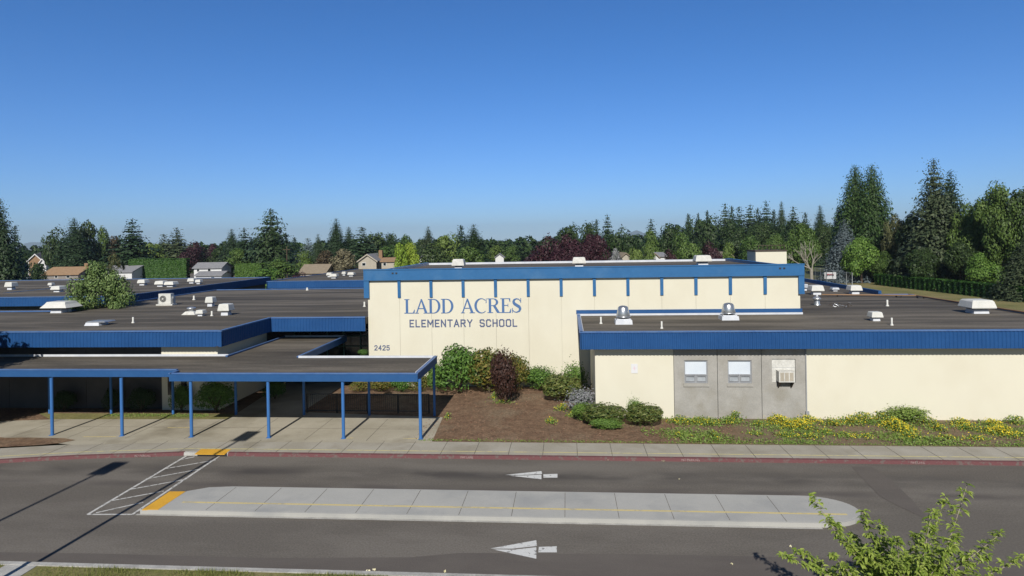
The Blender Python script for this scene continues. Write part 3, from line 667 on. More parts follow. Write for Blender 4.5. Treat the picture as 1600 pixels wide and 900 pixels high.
g = MB(); g.box(cx0, cx1, ywa, ywa+.3, 0, 4.3); g.box(cx1-.3, cx1, ywa+.3, by+.5, 0, 4.3); bp(g, 'cream_wall', M['cream'], A)
g = MB()
x = cx0-.02
while x > -60: g.box(x-2.42, x, ywa+.28, ywa+.4, 0, 4.3); x -= 2.44
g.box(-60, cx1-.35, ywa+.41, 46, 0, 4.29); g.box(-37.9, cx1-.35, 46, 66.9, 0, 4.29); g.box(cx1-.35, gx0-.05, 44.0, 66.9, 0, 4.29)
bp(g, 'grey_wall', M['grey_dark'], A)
g = MB()
for a, b_ in ((262, 270), (283, 292)):
    u0, _ = wpt(a, 600, ywa); u1, _ = wpt(b_, 600, ywa); g.box(u0, u1, ywa-.01, ywa-.003, 1.0, 2.5)
bp(g, 'side_window', M['glass'], A)
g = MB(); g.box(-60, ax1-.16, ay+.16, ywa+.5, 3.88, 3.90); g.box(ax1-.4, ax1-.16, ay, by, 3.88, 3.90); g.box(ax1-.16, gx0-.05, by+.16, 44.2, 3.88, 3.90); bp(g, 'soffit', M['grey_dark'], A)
# entrance glazing under the eave
en = D.objects.new('entrance', None); COL.objects.link(en); en.parent = A; en.location = -A.location
g = MB(); g.box(ax1+.2, gx0-.06, 43.9, 43.95, G0, 3.87); g.build('glazing', M['glass'], en)
g = MB(); x = ax1+.2
while x < gx0-.1: g.box(x, x+.07, 43.8, 43.9, G0, 3.87); x += 1.2
for z in (G0, 2.35, 3.05): g.box(ax1+.2, gx0-.06, 43.805, 43.895, z, z+.07)
g.build('mullions', M['green_frame'], en)

# ---- wing C (far left) and wing D (behind)
Cw = empty('far_classroom_wing', (-60, 60, 0), 'far left low wing with blue ribbed roof edge behind the leafy courtyard tree', 'school building')
path = [(-110, 59.7), (-44.0, 59.7), (-44.0, 92), (-110, 92)]
g = MB(); tp = MB(); ribbed(g, path, 3.86, 4.80, pitch=.3, top=tp); bp(g, 'ribbed_fascia', M['rib_blue'], Cw); bp(tp, 'coping', M['coping'], Cw)
g = MB(); g.box(-110, -44.1, 59.8, 91.9, 4.3, 4.72); bp(g, 'roof', M['roof'], Cw)
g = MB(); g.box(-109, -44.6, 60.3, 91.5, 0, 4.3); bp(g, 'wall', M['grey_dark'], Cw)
g = MB(); a = P(0, 459, 4.72); b_ = P(84, 451, 4.72)
for k in range(1): g.add([a+Vector((0,0,.004)), b_+Vector((0,0,.004)), b_+Vector((0,.9,.10)), a+Vector((0,.9,.10))], [(0,1,2,3)])
bp(g, 'roof_seam_flashing', M['flash'], Cw)
Dw = empty('rear_wing', (-26, 81, 0), 'rear low wing with narrow blue roof edge behind the big left roof', 'school building')
path = [(-39.4, 118), (-39.4, 81.2), (gx0+6, 81.2)]
g = MB(); tp = MB(); ribbed(g, path, 3.86, 4.80, pitch=.3, top=tp); bp(g, 'ribbed_fascia', M['rib_blue'], Dw); bp(tp, 'coping', M['coping'], Dw)
g = MB(); g.box(-39.3, gx0+6, 81.3, 118, 4.3, 4.72); bp(g, 'roof', M['roof'], Dw)
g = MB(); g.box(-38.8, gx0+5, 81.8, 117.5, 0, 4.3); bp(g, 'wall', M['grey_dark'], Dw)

# ---- covered walkway
CZ0, CZ1 = 2.93, 3.34
cw = empty('covered_walkway', (-16, 30.3, 0), 'flat roofed covered walkway with blue edge on blue posts before the entrance', 'canopy')
x1c, xl0, xl1, yf, ybk = -7.2, -19.42, -15.02, 30.10, 34.75
c1x0 = -19.7
yf2 = P(100, 577, CZ1+.05).y
E1 = [(c1x0, yf), (x1c, yf), (x1c, ybk), (xl1, ybk), (xl1, 42.5), (xl0, 42.5), (xl0, ybk+.0)]
def edge(mb, a, b, z0, z1, th=.10):
    a = Vector((*a, 0)); b = Vector((*b, 0)); t = (b-a).normalized(); o = Vector((t.y, -t.x, 0))
    q = [a, b, b - o*th, a - o*th]
    mb.add([v+Vector((0,0,z0)) for v in q] + [v+Vector((0,0,z1)) for v in q], [(0,3,2,1),(4,5,6,7),(0,1,5,4),(1,2,6,5),(2,3,7,6),(3,0,4,7)])
g = MB(); tp = MB()
segs = [((c1x0, yf2), (c1x0, yf)), ((c1x0+.1, yf), (x1c, yf)), ((x1c, yf+.1), (x1c, ybk)), ((x1c-.1, ybk), (xl1+.1, ybk)), ((xl1, ybk-.1), (xl1, 42.5)), ((xl1-.1, 42.5), (xl0, 42.5)), ((xl0, 42.4), (xl0, 34.9))]
for a, b_ in segs: edge(g, a, b_, CZ0, CZ1-.05)
edge(g, (-60, yf2), (c1x0, yf2), CZ0+.07, CZ1)
bp(g, 'canopy_fascia', M['canopy_blue'], cw)
for a, b_ in segs:
    a_ = Vector((*a, 0)); b2 = Vector((*b_, 0)); t = (b2-a_).normalized(); o = Vector((t.y, -t.x, 0))*.02
    edge(tp, (a_+o-t*.02)[:2], (b2+o+t*.02)[:2], CZ1-.05, CZ1, .14)
edge(tp, (-60, yf2-.02), (c1x0-.03, yf2-.02), CZ1+.001, CZ1+.05, .14)
bp(tp, 'coping', M['coping'], cw)
g = MB(); g.prism([(c1x0+.1, yf+.1), (x1c-.1, yf+.1), (x1c-.1, ybk-.1), (xl1-.1, ybk-.1), (xl1-.1, 42.4), (xl0+.1, 42.4), (xl0+.1, ywa-.004), (c1x0-.2, ywa-.004), (-60, ywa-.004), (-60, yf2+.1), (c1x0+.1, yf2+.1)], CZ1-.2, CZ1-.09)
bp(g, 'roof', M['roof'], cw)
g = MB(); g.box(-60, xl0, ywa-.05, ywa-.006, CZ1-.1, CZ1+.03); g.box(xl1, x1c-.12, ybk-.16, ybk-.12, CZ1-.1, CZ1+.03); g.box(xl0+.12, xl1-.12, 42.34, 42.38, CZ1-.1, CZ1+.03)  # wall flashing, plus pale strips painting sunlight onto the back coping lips
g.box(x1c-.16, x1c-.12, yf+.2, ybk-.2, CZ1-.1, CZ1+.02)
bp(g, 'roof_flashing', M['flash'], cw)
g = MB(); g.box(c1x0+.12, x1c-.12, yf+.12, ybk-.12, CZ0+.1, CZ0+.14); g.box(-60, c1x0, yf2+.12, ywa-.1, CZ0+.1, CZ0+.14); bp(g, 'underside', M['siding_grey'], cw)
for px in (71, 184, 297, 420, 538, 659):
    p = P(px, 684, G0); g = MB(); x = p.x; y = yf+.12
    if px < 290: y = 30.3
    g.lathe(x, y, [(.078, G0), (.078, (CZ0+.1) if px > 290 else CZ0+.12)], 14); g.box(x-.11, x+.11, y-.11, y+.11, G0, G0+.02)
    bp(g, 'post', M['post_blue'], cw)
for px in (52, 153, 254, 356, 466, 571, 681):
    p = P(px, 654.5, G0); g = MB(); x = min(p.x, x1c-.1); y = 34.3
    g.lathe(x, y, [(.07, G0), (.07, CZ0+.1)], 14); bp(g, 'post', M['post_blue'], cw)
for px in (448, 500):
    p = P(px, 620, G0)
g = MB()
for y in (yf2+.25, ): g.box(-60, c1x0, y-.05, y+.05, CZ0+.02, CZ0+.1)
bp(g, 'beam', M['dark_metal'], cw)
# railing behind the walkway
rl = empty('railing', (-11, 34.75, G0), 'low black railing with closed panels along the back of the covered walkway', 'railing')
xa = P(466, 654, G0).x; xb = P(664, 654, G0).x; nseg = 4
for i in range(nseg+1):
    x = xa + (xb-xa)*i/nseg; g = MB(); g.box(x-.035, x+.035, -.035+34.78, .035+34.78, G0, G0+1.08); o = bp(g, 'rail_post', M['black_rail'], rl)
g = MB(); g.box(xa+.036, xb-.036, 34.755, 34.805, G0+1.02, G0+1.07); bp(g, 'top_rail', M['dark_metal'], rl)
g = MB(); g.box(xa+.036, xb-.036, 34.755, 34.805, G0+.10, G0+.15); bp(g, 'bottom_rail', M['dark_metal'], rl)
g = MB(); x = xa+.1
while x < xb: g.box(x-.009, x+.009, 34.77, 34.79, G0+.15, G0+1.02); x += .11
o = bp(g, 'baluster', M['black_rail'], rl); o['kind'] = 'stuff'
# ------------------------------------------------------------------ rooftop things
ROOFZ = 4.71
def hood(px0, px1, ytop, ybase, label, z=ROOFZ, mat='white', style='cap', group='roof vents with white hoods'):
    """hood vent seen from px0 to px1, base at row ybase"""
    p = P((px0+px1)/2, ybase, z); a, b = ab((px0+px1)/2, ybase); d = FOC*(CAMH-z)/b
    W = (px1-px0)*d/FOC; H_ = (ybase-ytop)*d/FOC
    e = empty('roof_vent', p + Vector((0, W*.3, 0)), label, 'roof vent', group)
    if style == 'cap':
        g = MB(); g.frus(0, 0, -.02, H_*.30, W*.60, W*.60, W*.56, W*.56); g.build('curb', M['flash'], e)
        g = MB(); g.box(-W*.26, W*.26, -W*.26, W*.26, H_*.301, H_*.43); g.build('throat', M['dark_metal'], e)
        g = MB(); g.frus(0, 0, H_*.40, H_*.46, W*.94, W*.94, W*.97, W*.97); g.frus(0, 0, H_*.461, H_*.90, W*.97, W*.97, W*.84, W*.84); g.frus(0, 0, H_*.901, H_, W*.84, W*.84, W*.74, W*.74); g.build('hood', M[mat], e)
    elif style == 'wide':
        g = MB(); g.frus(-W*.02, 0, -.02, H_*.32, W*.42, W*.5, W*.38, W*.46); g.build('curb', M['flash'], e)
        g = MB(); g.box(-W*.17, W*.17, -W*.2, W*.2, H_*.321, H_*.5); g.build('throat', M['dark_metal'], e)
        g = MB(); g.frus(0, 0, H_*.48, H_*.80, W, W*.8, W*.78, W*.62); g.frus(0, 0, H_*.801, H_, W*.78, W*.62, W*.70, W*.5); g.build('hood', M[mat], e)
    elif style == 'dome':
        g = MB(); g.frus(0, 0, -.02, H_*.22, W*1.25, W*1.25, W*1.2, W*1.2); g.box(-W*.5, W*.5, -W*.5, W*.5, H_*.221, H_*.28); g.build('curb', M['flash'], e)
        g = MB(); g.lathe(0, 0, [(W*.32, H_*.28), (W*.32, H_*.40)], 18); g.build('throat', M['dark_metal'], e)
        g = MB(); g.lathe(0, 0, [(W*.50, H_*.36), (W*.52, H_*.40), (W*.44, H_*.70), (W*.39, H_*.88), (W*.30, H_*.96), (W*.1, H_)], 24); g.lathe(0, 0, [(W*.545, H_*.375), (W*.545, H_*.41), (W*.51, H_*.412)], 24); g.build('hood', M['spun'], e)
    elif style == 'mushroom':
        g = MB(); g.lathe(0, 0, [(W*.42, 0), (W*.36, H_*.12), (W*.30, H_*.5)], 16); g.build('collar', M['galv'], e)
        g = MB(); g.lathe(0, 0, [(W*.34, H_*.48), (W*.5, H_*.54), (W*.5, H_*.66), (W*.3, H_*.80), (W*.18, H_*.84), (W*.18, H_*.96), (W*.1, H_)], 18); g.build('cap', M['galv'], e)
    return e
def pipe(px, ytop, ybase, label, z=ROOFZ, wpx=2.6):
    p = P(px, ybase, z); a, b = ab(px, ybase); d = FOC*(CAMH-z)/b
    mb = MB(); r = wpx*d/FOC/2; h = (ybase-ytop)*d/FOC
    mb.lathe(0, 0, [(r*1.9, -.01), (r*1.7, .03), (r, .10), (r, h), (r*.8, h)], 10)
    o = mb.build('vent_pipe', M['white'], None, p); return tag(o, label, 'vent pipe', 'thin white vent pipes on the roofs')

hood(64, 108, 472, 489.5, 'large wide white slanted roof hood near the left roof edge by the courtyard tree', style='wide')
hood(321, 334, 464, 479, 'white hood vent farthest back in the cluster right of the condenser')
hood(306, 318.5, 484.5, 494, 'small white hood vent between the low round cowl and the large double hood')
hood(341, 360, 475, 493, 'large weathered white hood vent at the right of the left roof cluster')
hood(8, 21, 441, 453, 'white hood vent at the far left edge of the far wing roof')
hood(75, 82, 442, 448, 'tiny white vent behind another on the far wing roof by the red brown house')
hood(80, 96, 447, 456.5, 'white hood vent on the far wing roof touching the pale seam')
hood(215, 228, 437, 446, 'leftmost white hood vent in front of the tall clipped hedge')
hood(242, 257, 439, 448, 'left one of two paired white hood vents in front of the hedge')
hood(257, 273, 440, 448.5, 'right one of two paired white hood vents in front of the hedge')
hood(293, 304.5, 435, 443, 'beige hood vent in front of the white two storey house', mat='offwhite')
hood(305, 314, 437, 444, 'small white hood vent just right of the beige one before the white house')
hood(510, 519, 426, 433, 'leftmost off white vent on the rear wing roof', mat='offwhite')
hood(515, 527, 428, 435, 'largest off white vent on the rear wing roof, front of its pair', mat='offwhite')
hood(534, 540.5, 424.5, 430.5, 'small vent third from the left on the rear wing roof', mat='offwhite')
hood(543, 553.5, 425.5, 432, 'rightmost off white vent on the rear wing roof near the gym', mat='offwhite')
GZ = 7.42
hood(706, 726, 405, 422, 'boxy white vent on the gym roof above the letter D', GZ, 'offwhite')
hood(894, 916, 402, 418, 'boxy white vent on the middle of the gym roof', GZ, 'offwhite')
hood(1086, 1112, 399, 415, 'boxy white vent on the right part of the gym roof', GZ, 'offwhite')
hood(964, 985, 478, 506, 'spun metal domed exhaust vent on the front roof below the middle gym fins', style='dome', group='domed metal exhaust vents')
hood(1129.5, 1150.5, 473.5, 499.5, 'spun metal domed exhaust vent on the front roof nearer the right gym corner', style='dome', group='domed metal exhaust vents')
hood(1361, 1379, 487.5, 501.5, 'small white hood vent near the front edge of the right roof')
hood(1515, 1553, 469, 490, 'very large white hood vent at the right edge of the picture', style='cap')
hood(1328, 1346.5, 446, 459.5, 'white hood vent by the back edge of the right roof before the chain link fence')
hood(1267, 1287, 446, 460.5, 'white hood vent just behind the gym corner on the right roof')
hood(1300, 1311, 449, 455, 'small grey vent near the blue parapet on the right roof', mat='galv')
hood(1252, 1263, 444, 454, 'grey vent half hidden behind the gym corner', mat='galv')
hood(1272, 1284, 461, 477, 'round galvanised mushroom vent beside the gym corner', style='mushroom')
for a in ((107, 480.5, 487.5, 'short white pipe right beside the wide slanted hood'), (208, 495.5, 504.5, 'white pipe standing between the skylight and the condenser'), (303, 462, 468.5, 'short white pipe behind the condenser, right of it'),
          (331, 486, 493.5, 'white pipe between two hood vents in the left cluster'), (569.5, 471.5, 479, 'white pipe beside the left gym corner'), (939, 495, 505.5, 'white pipe left of the first domed exhaust vent'),
          (1034, 502, 513, 'white pipe between the two domed exhaust vents'), (1393.5, 496.5, 508, 'white pipe near the front edge of the right roof'), (1386.5, 468.5, 478, 'white pipe in the middle of the right roof'), (480, 449.5, 453.5, 'tiny pale pipe at the back edge of the big left roof')): pipe(*a)
# skylight
p = P(146, 509, ROOFZ); g = MB(); e = empty('skylight', p+Vector((0,.4,0)), 'low white roof skylight with a tilted lid near the front of the left roof', 'skylight')
g.frus(-.1, 0, -.02, .2, 1.0, .9, .85, .75); g.build('curb', M['flash'], e)
g = MB(); g.frus(.12, .1, .201, .26, 1.25, 1.0, 1.15, .9); g.build('lid', M['galv'], e)
# low vent with round cowl
p = P(294, 492, ROOFZ); e = empty('roof_vent', p+Vector((0,.4,0)), 'low pyramid roof vent with a round dark cowl in the left cluster', 'roof vent')
g = MB(); g.frus(0, 0, -.02, .22, 1.05, .9, .6, .5); g.build('curb', M['offwhite'], e)
g = MB(); g.lathe(0, 0, [(.18, .22), (.18, .36), (.3, .38), (.3, .46), (.14, .52)], 14); g.build('cowl', M['galv'], e)
# condenser on the left roof
p = P(256, 477.5, ROOFZ); cd = empty('condenser_unit', p+Vector((0,.35,0)), 'white box condenser with a round fan standing on the left roof', 'condenser'); cd.scale = (1.15, 1.15, 1.1)
g = MB(); g.box(-.62, .62, -.28, .28, 0, .10); g.build('base_frame', M['white'], cd)
g = MB(); g.box(-.46, .46, -.2, .2, .12, .88); g.build('casing', M['white'], cd)
g = MB(); g.extr([(-.13+.25*math.cos(t), .5+.25*math.sin(t)) for t in np.linspace(0, 2*math.pi, 25)[:-1]], (0, -.2, 0), (1,0,0), (0,0,1), .012); g.build('fan_opening', M['dark_metal'], cd)
g = MB()
for rr_ in (.10, .17, .24):
    t = np.linspace(0, 2*math.pi, 21)
    for i in range(20): g.tube((-.13+rr_*math.cos(t[i]), -.225, .5+rr_*math.sin(t[i])), (-.13+rr_*math.cos(t[i+1]), -.225, .5+rr_*math.sin(t[i+1])), .009, n=4)
g.extr([(-.13+.06*math.cos(t), .5+.06*math.sin(t)) for t in np.linspace(0, 2*math.pi, 13)[:-1]], (0, -.215, 0), (1,0,0), (0,0,1), .02)
g.build('fan_guard', M['white'], cd)
for sx in (-.56, .56):
    g = MB(); g.box(sx-.03, sx+.03, -.1, -.04, .1, .52); g.build('stand', M['galv'], cd)
g = MB(); g.box(.461, .60, -.1, .16, .14, .66); g.build('service_box', M['galv'], cd)
# gas line on blocks
gl = empty('gas_pipe', P(1300, 463, ROOFZ), 'long dark gas line on small blocks across the right roof', 'pipe')
a = P(1284, 463, ROOFZ); b_ = P(1432, 464.5, ROOFZ); g = MB(); off = Vector((0,0,.14)) - gl.location
g.tube(a+off, b_+off, .055); g.tube(b_+off, Vector((27.0, 40, ROOFZ))+off, .05); g.build('pipe', M['siding_brown'], gl)
for k in (.2, .82, ): 
    q = a.lerp(b_, k) - gl.location; g = MB(); g.box(q.x-.2, q.x+.2, q.y-.12, q.y+.12, 0, .12); g.build('block', M['dark_metal'], gl)
q = P(1441, 466, ROOFZ) - gl.location; g = MB(); g.box(q.x-.35, q.x+.1, q.y-.12, q.y+.12, 0, .12); g.build('block', M['dark_metal'], gl)
# small heap of debris
g = MB(); rr = random.Random(5)
for i in range(26):
    p = P(rr.uniform(1298, 1332), rr.uniform(474, 480.5), ROOFZ); t = rr.uniform(0, 3.1); l = rr.uniform(.1, .35); q = Vector((math.cos(t)*l, math.sin(t)*l, rr.uniform(0, .08)))
    g.tube(p+Vector((0,0,.03)), p+q+Vector((0,0,.04)), .025, .015, 5, rr.choice((0, 0, 1)))
tag(g.build('roof_debris', [M['siding_dark'], M['galv']]), 'scattered sticks and scraps lying on the right roof', 'debris', kind='stuff')

# ------------------------------------------------------------------ lamp posts standing behind the viewpoint (their shadows cross the drive)
def lamp(head_shadow, hh, label, arm=.0, head=(.95, .5)):
    s = P(*head_shadow); base = s - Vector((dirv.x, dirv.y, 0))*(hh/math.sin(SUN_EL)); base.z = 0
    e = empty('street_lamp', base, label, 'street lamp', 'parking lot lamps')
    g = MB(); g.lathe(0, 0, [(.28, 0), (.28, .5), (.26, .52)], 14); g.build('footing', M['kerb_grey'], e)
    g = MB(); g.lathe(0, 0, [(.085, .5), (.065, hh-.1), (.06, hh)], 12); g.build('pole', M['dark_metal'], e)
    g = MB(); g.box(-.38, .38, -.62, .62, hh, hh+.28); g.build('lamp_head', M['dark_metal'], e)
    return e
lamp((165, 734), 12.0, 'tall dark parking lot lamp whose boxy head shadow lies on the lane')
lamp((385, 686), 12.6, 'tall dark parking lot lamp whose shadow crosses the hatched crossing')

# ------------------------------------------------------------------ foliage engine
def quads_mesh(name, c, nrm, size, asp=1.0, jitter=.5, mats=(), extra=None, fold=False):
    """c (n,3) centres, nrm (n,3) facing, size (n,) -> leaf quads"""
    n = len(c); nrm = nrm + rng.normal(0, jitter, (n, 3)); nrm /= np.linalg.norm(nrm, axis=1)[:, None] + 1e-9
    r = rng.normal(0, 1, (n, 3)); u = np.cross(nrm, r); u /= np.linalg.norm(u, axis=1)[:, None] + 1e-9; w_ = np.cross(nrm, u)
    s = size[:, None]*.5
    shp = [(-1, -.25), (-.2, -.9), (1, -.1), (.15, .95)]
    V = np.stack([c + u*s*a + w_*s*b*asp for a, b in shp], axis=1).reshape(-1, 3)
    me = D.meshes.new(name); me.vertices.add(4*n); me.loops.add(4*n); me.polygons.add(n)
    me.vertices.foreach_set('co', V.ravel().astype(np.float32))
    me.loops.foreach_set('vertex_index', np.arange(4*n, dtype=np.int32)); me.polygons.foreach_set('loop_start', np.arange(0, 4*n, 4, dtype=np.int32))
    try: me.polygons.foreach_set('loop_total', np.full(n, 4, dtype=np.int32))
    except Exception: pass
    for m in mats: me.materials.append(m)
    me.update(calc_edges=True); return me
def decid(name, n=3500, lobes=16, leaf=.05, seed=1, flat=.0, openness=.25, base=.12, lob=(.17, .27)):
    r = np.random.default_rng(seed); C = []; Nn = []
    cen = []
    for k in range(lobes):
        for _ in range(50):
            p = r.uniform(-1, 1, 3)
            if .25 < np.linalg.norm(p) < 1: break
        p = p*np.array([.33, .33, .5*(1-base)-.14]) + np.array([0, 0, base + (1-base)/2])
        taper = 1 - .35*max(0, (p[2]-.55)/.45); p[:2] *= taper*1.05
        cen.append((p, r.uniform(*lob)))
    cen.append((np.array([0, 0, base+(1-base)*.5]), .27))
    per = n//len(cen)
    for p, rad in cen:
        d = r.normal(0, 1, (per, 3)); d /= np.linalg.norm(d, axis=1)[:, None]
        rr_ = rad*(1 - openness*r.random(per)**1.5)*(1 + .12*np.sin(d[:, 0]*7+seed)*np.cos(d[:, 2]*6))
        C.append(p + d*rr_[:, None]*np.array([1, 1, .85])); Nn.append(d + np.array([0, 0, .35]))
    C = np.concatenate(C); Nn = np.concatenate(Nn)
    k = (C[:, 2] < 1.03); C = C[k]; Nn = Nn[k]
    return quads_mesh(name, C, Nn, leaf*r.uniform(.6, 1.4, len(C)), .8, .34, [F['mid']])
def conif(name, whorls=26, seed=1, leaf=.055, power=.9, base=.06, droop=.25, dens=1.0, ragged=.25, bulge=0, tipbare=.0, width=.5):
    r = np.random.default_rng(seed); C = []; Nn = []; S = []
    for i in range(whorls):
        t = (i + r.uniform(0, .6))/whorls; z = base + (1-base)*t
        Lm = width*(1-t)**power*(1-bulge*(1-t)**3) + .006
        nb = int(max(4, (6 + 10*(1-t))*dens)); ph = r.uniform(0, 6.28)
        for j in range(nb):
            a = ph + 6.283*j/nb + r.normal(0, .2); L_ = Lm*r.uniform(1-ragged*1.6, 1+ragged*.5)
            m = max(2, int(L_/(leaf*.34))); f = (np.arange(m)+r.random(m))/m
            rad = L_*f**.8; x = np.cos(a)*rad; y = np.sin(a)*rad
            zz = z - droop*rad*(.5+.8*f) + .03*f*f
            side = r.normal(0, .035+.05*(1-t), m)*(.4+f); x += -np.sin(a)*side; y += np.cos(a)*side
            C.append(np.stack([x, y, zz + r.normal(0, .006, m)], 1)); Nn.append(np.stack([np.cos(a)*.55+0*f, np.sin(a)*.55+0*f, .8+0*f], 1)); S.append(leaf*r.uniform(.55, 1.2, m)*(.38+.8*(1-t)**.7))
    top = np.stack([r.normal(0, .004, 14), r.normal(0, .004, 14), np.linspace(.93, 1.0, 14)], 1); C.append(top); Nn.append(r.normal(0, 1, (14, 3))); S.append(np.full(14, leaf*.35))
    C = np.concatenate(C); Nn = np.concatenate(Nn); S = np.concatenate(S)
    return quads_mesh(name, C, Nn, S, .6, .22, [F['fir']])
PROTO = {
 'fir1': conif('crown', 34, 1, leaf=.075, power=1.0, dens=1.6), 'fir2': conif('crown', 32, 2, leaf=.075, power=.95, droop=.4, ragged=.4, dens=1.6), 'fir3': conif('crown', 38, 3, leaf=.08, power=1.1, droop=.15, ragged=.3, dens=1.7),
 'bigfir': conif('crown', 60, 4, leaf=.046, power=.85, droop=.28, ragged=.34, dens=2.3), 'bigfir2': conif('crown', 56, 5, leaf=.048, power=.80, droop=.35, ragged=.32, dens=2.3),
 'arbor': conif('crown', 70, 6, leaf=.044, power=.72, droop=-.3, ragged=.22, dens=2.2, bulge=.2), 'pine': conif('crown', 26, 8, leaf=.085, dens=1.4, power=.55, droop=.05, ragged=.45, base=.2),
 'dec1': decid('crown', 4200, 15, .055, 1), 'dec2': decid('crown', 4200, 20, .05, 2, lob=(.13, .24)), 'dec3': decid('crown', 3600, 12, .055, 3, lob=(.2, .3)), 'dec4': decid('crown', 4600, 26, .045, 4, lob=(.10, .19)),
 'bigdec': decid('crown', 15000, 34, .032, 5, lob=(.10, .20), openness=.4), 'bigdec2': decid('crown', 14000, 30, .033, 9, lob=(.11, .22), openness=.4),
 'airy': decid('crown', 17000, 46, .022, 6, lob=(.07, .15), openness=.6),
 'court': decid('crown', 17000, 34, .020, 16, lob=(.09, .18), openness=.6), 'wisp': decid('crown', 2600, 20, .024, 18, lob=(.05, .12), openness=.8),
}
def trunk_mesh():
    g = MB(); g.path([(0,0,0), (.01,0,.3), (-.005,.01,.6), (0,0,.93)], [.03, .022, .013, .003], 7)
    r = random.Random(4)
    for i in range(9):
        a = r.uniform(0, 6.28); z = r.uniform(.25, .7); g.tube((0,0,z), (.28*math.cos(a), .28*math.sin(a), z+.15), .008, .002, 5)
    return g.mesh('trunk', M['trunk'])
TR = trunk_mesh()
gt = MB(); gt.path([(0,0,0), (.0,0,.5), (0,0,.97)], [.022, .014, .002], 7); TRC = gt.mesh('trunk', M['trunk'])
def tree(px, ytop, wpx, d, proto, fol, label, cat='tree', group=None, base=0.0, name=None):
    con0 = proto[:3] in ('fir', 'pin', 'arb') or proto[:6] == 'bigfir'; t = PD(px, ytop, d); h = (t.z - base)*(1 if con0 else 1.045); wd = wpx*d/FOC
    con = not (proto.startswith('dec') or proto.startswith('bigdec') or proto in ('airy', 'court', 'wisp'))
    name = name or ('conifer_tree' if con else 'leafy_tree')
    dl = .10*h if not con and d > 60 else 0
    e = empty(name, (t.x, t.y, base), label, cat, group, random.uniform(0, 6.28))
    tk = D.objects.new('trunk', TRC if con else TR); COL.objects.link(tk); tk.parent = e; tk.scale = (min(wd, h*.7)+.3, min(wd, h*.7)+.3, h*(.93 if con else .8))
    c = D.objects.new('crown', PROTO[proto]); COL.objects.link(c); c.parent = e; k = 3.6 if proto in ('fir1', 'fir2', 'fir3') else 1.15 if proto == 'arbor' else 1.75 if con else 1.06; c.scale = (wd*k, wd*k, h+dl); c.location.z = -dl
    c.material_slots[0].link = 'OBJECT'; c.material_slots[0].material = F[fol]
    return e
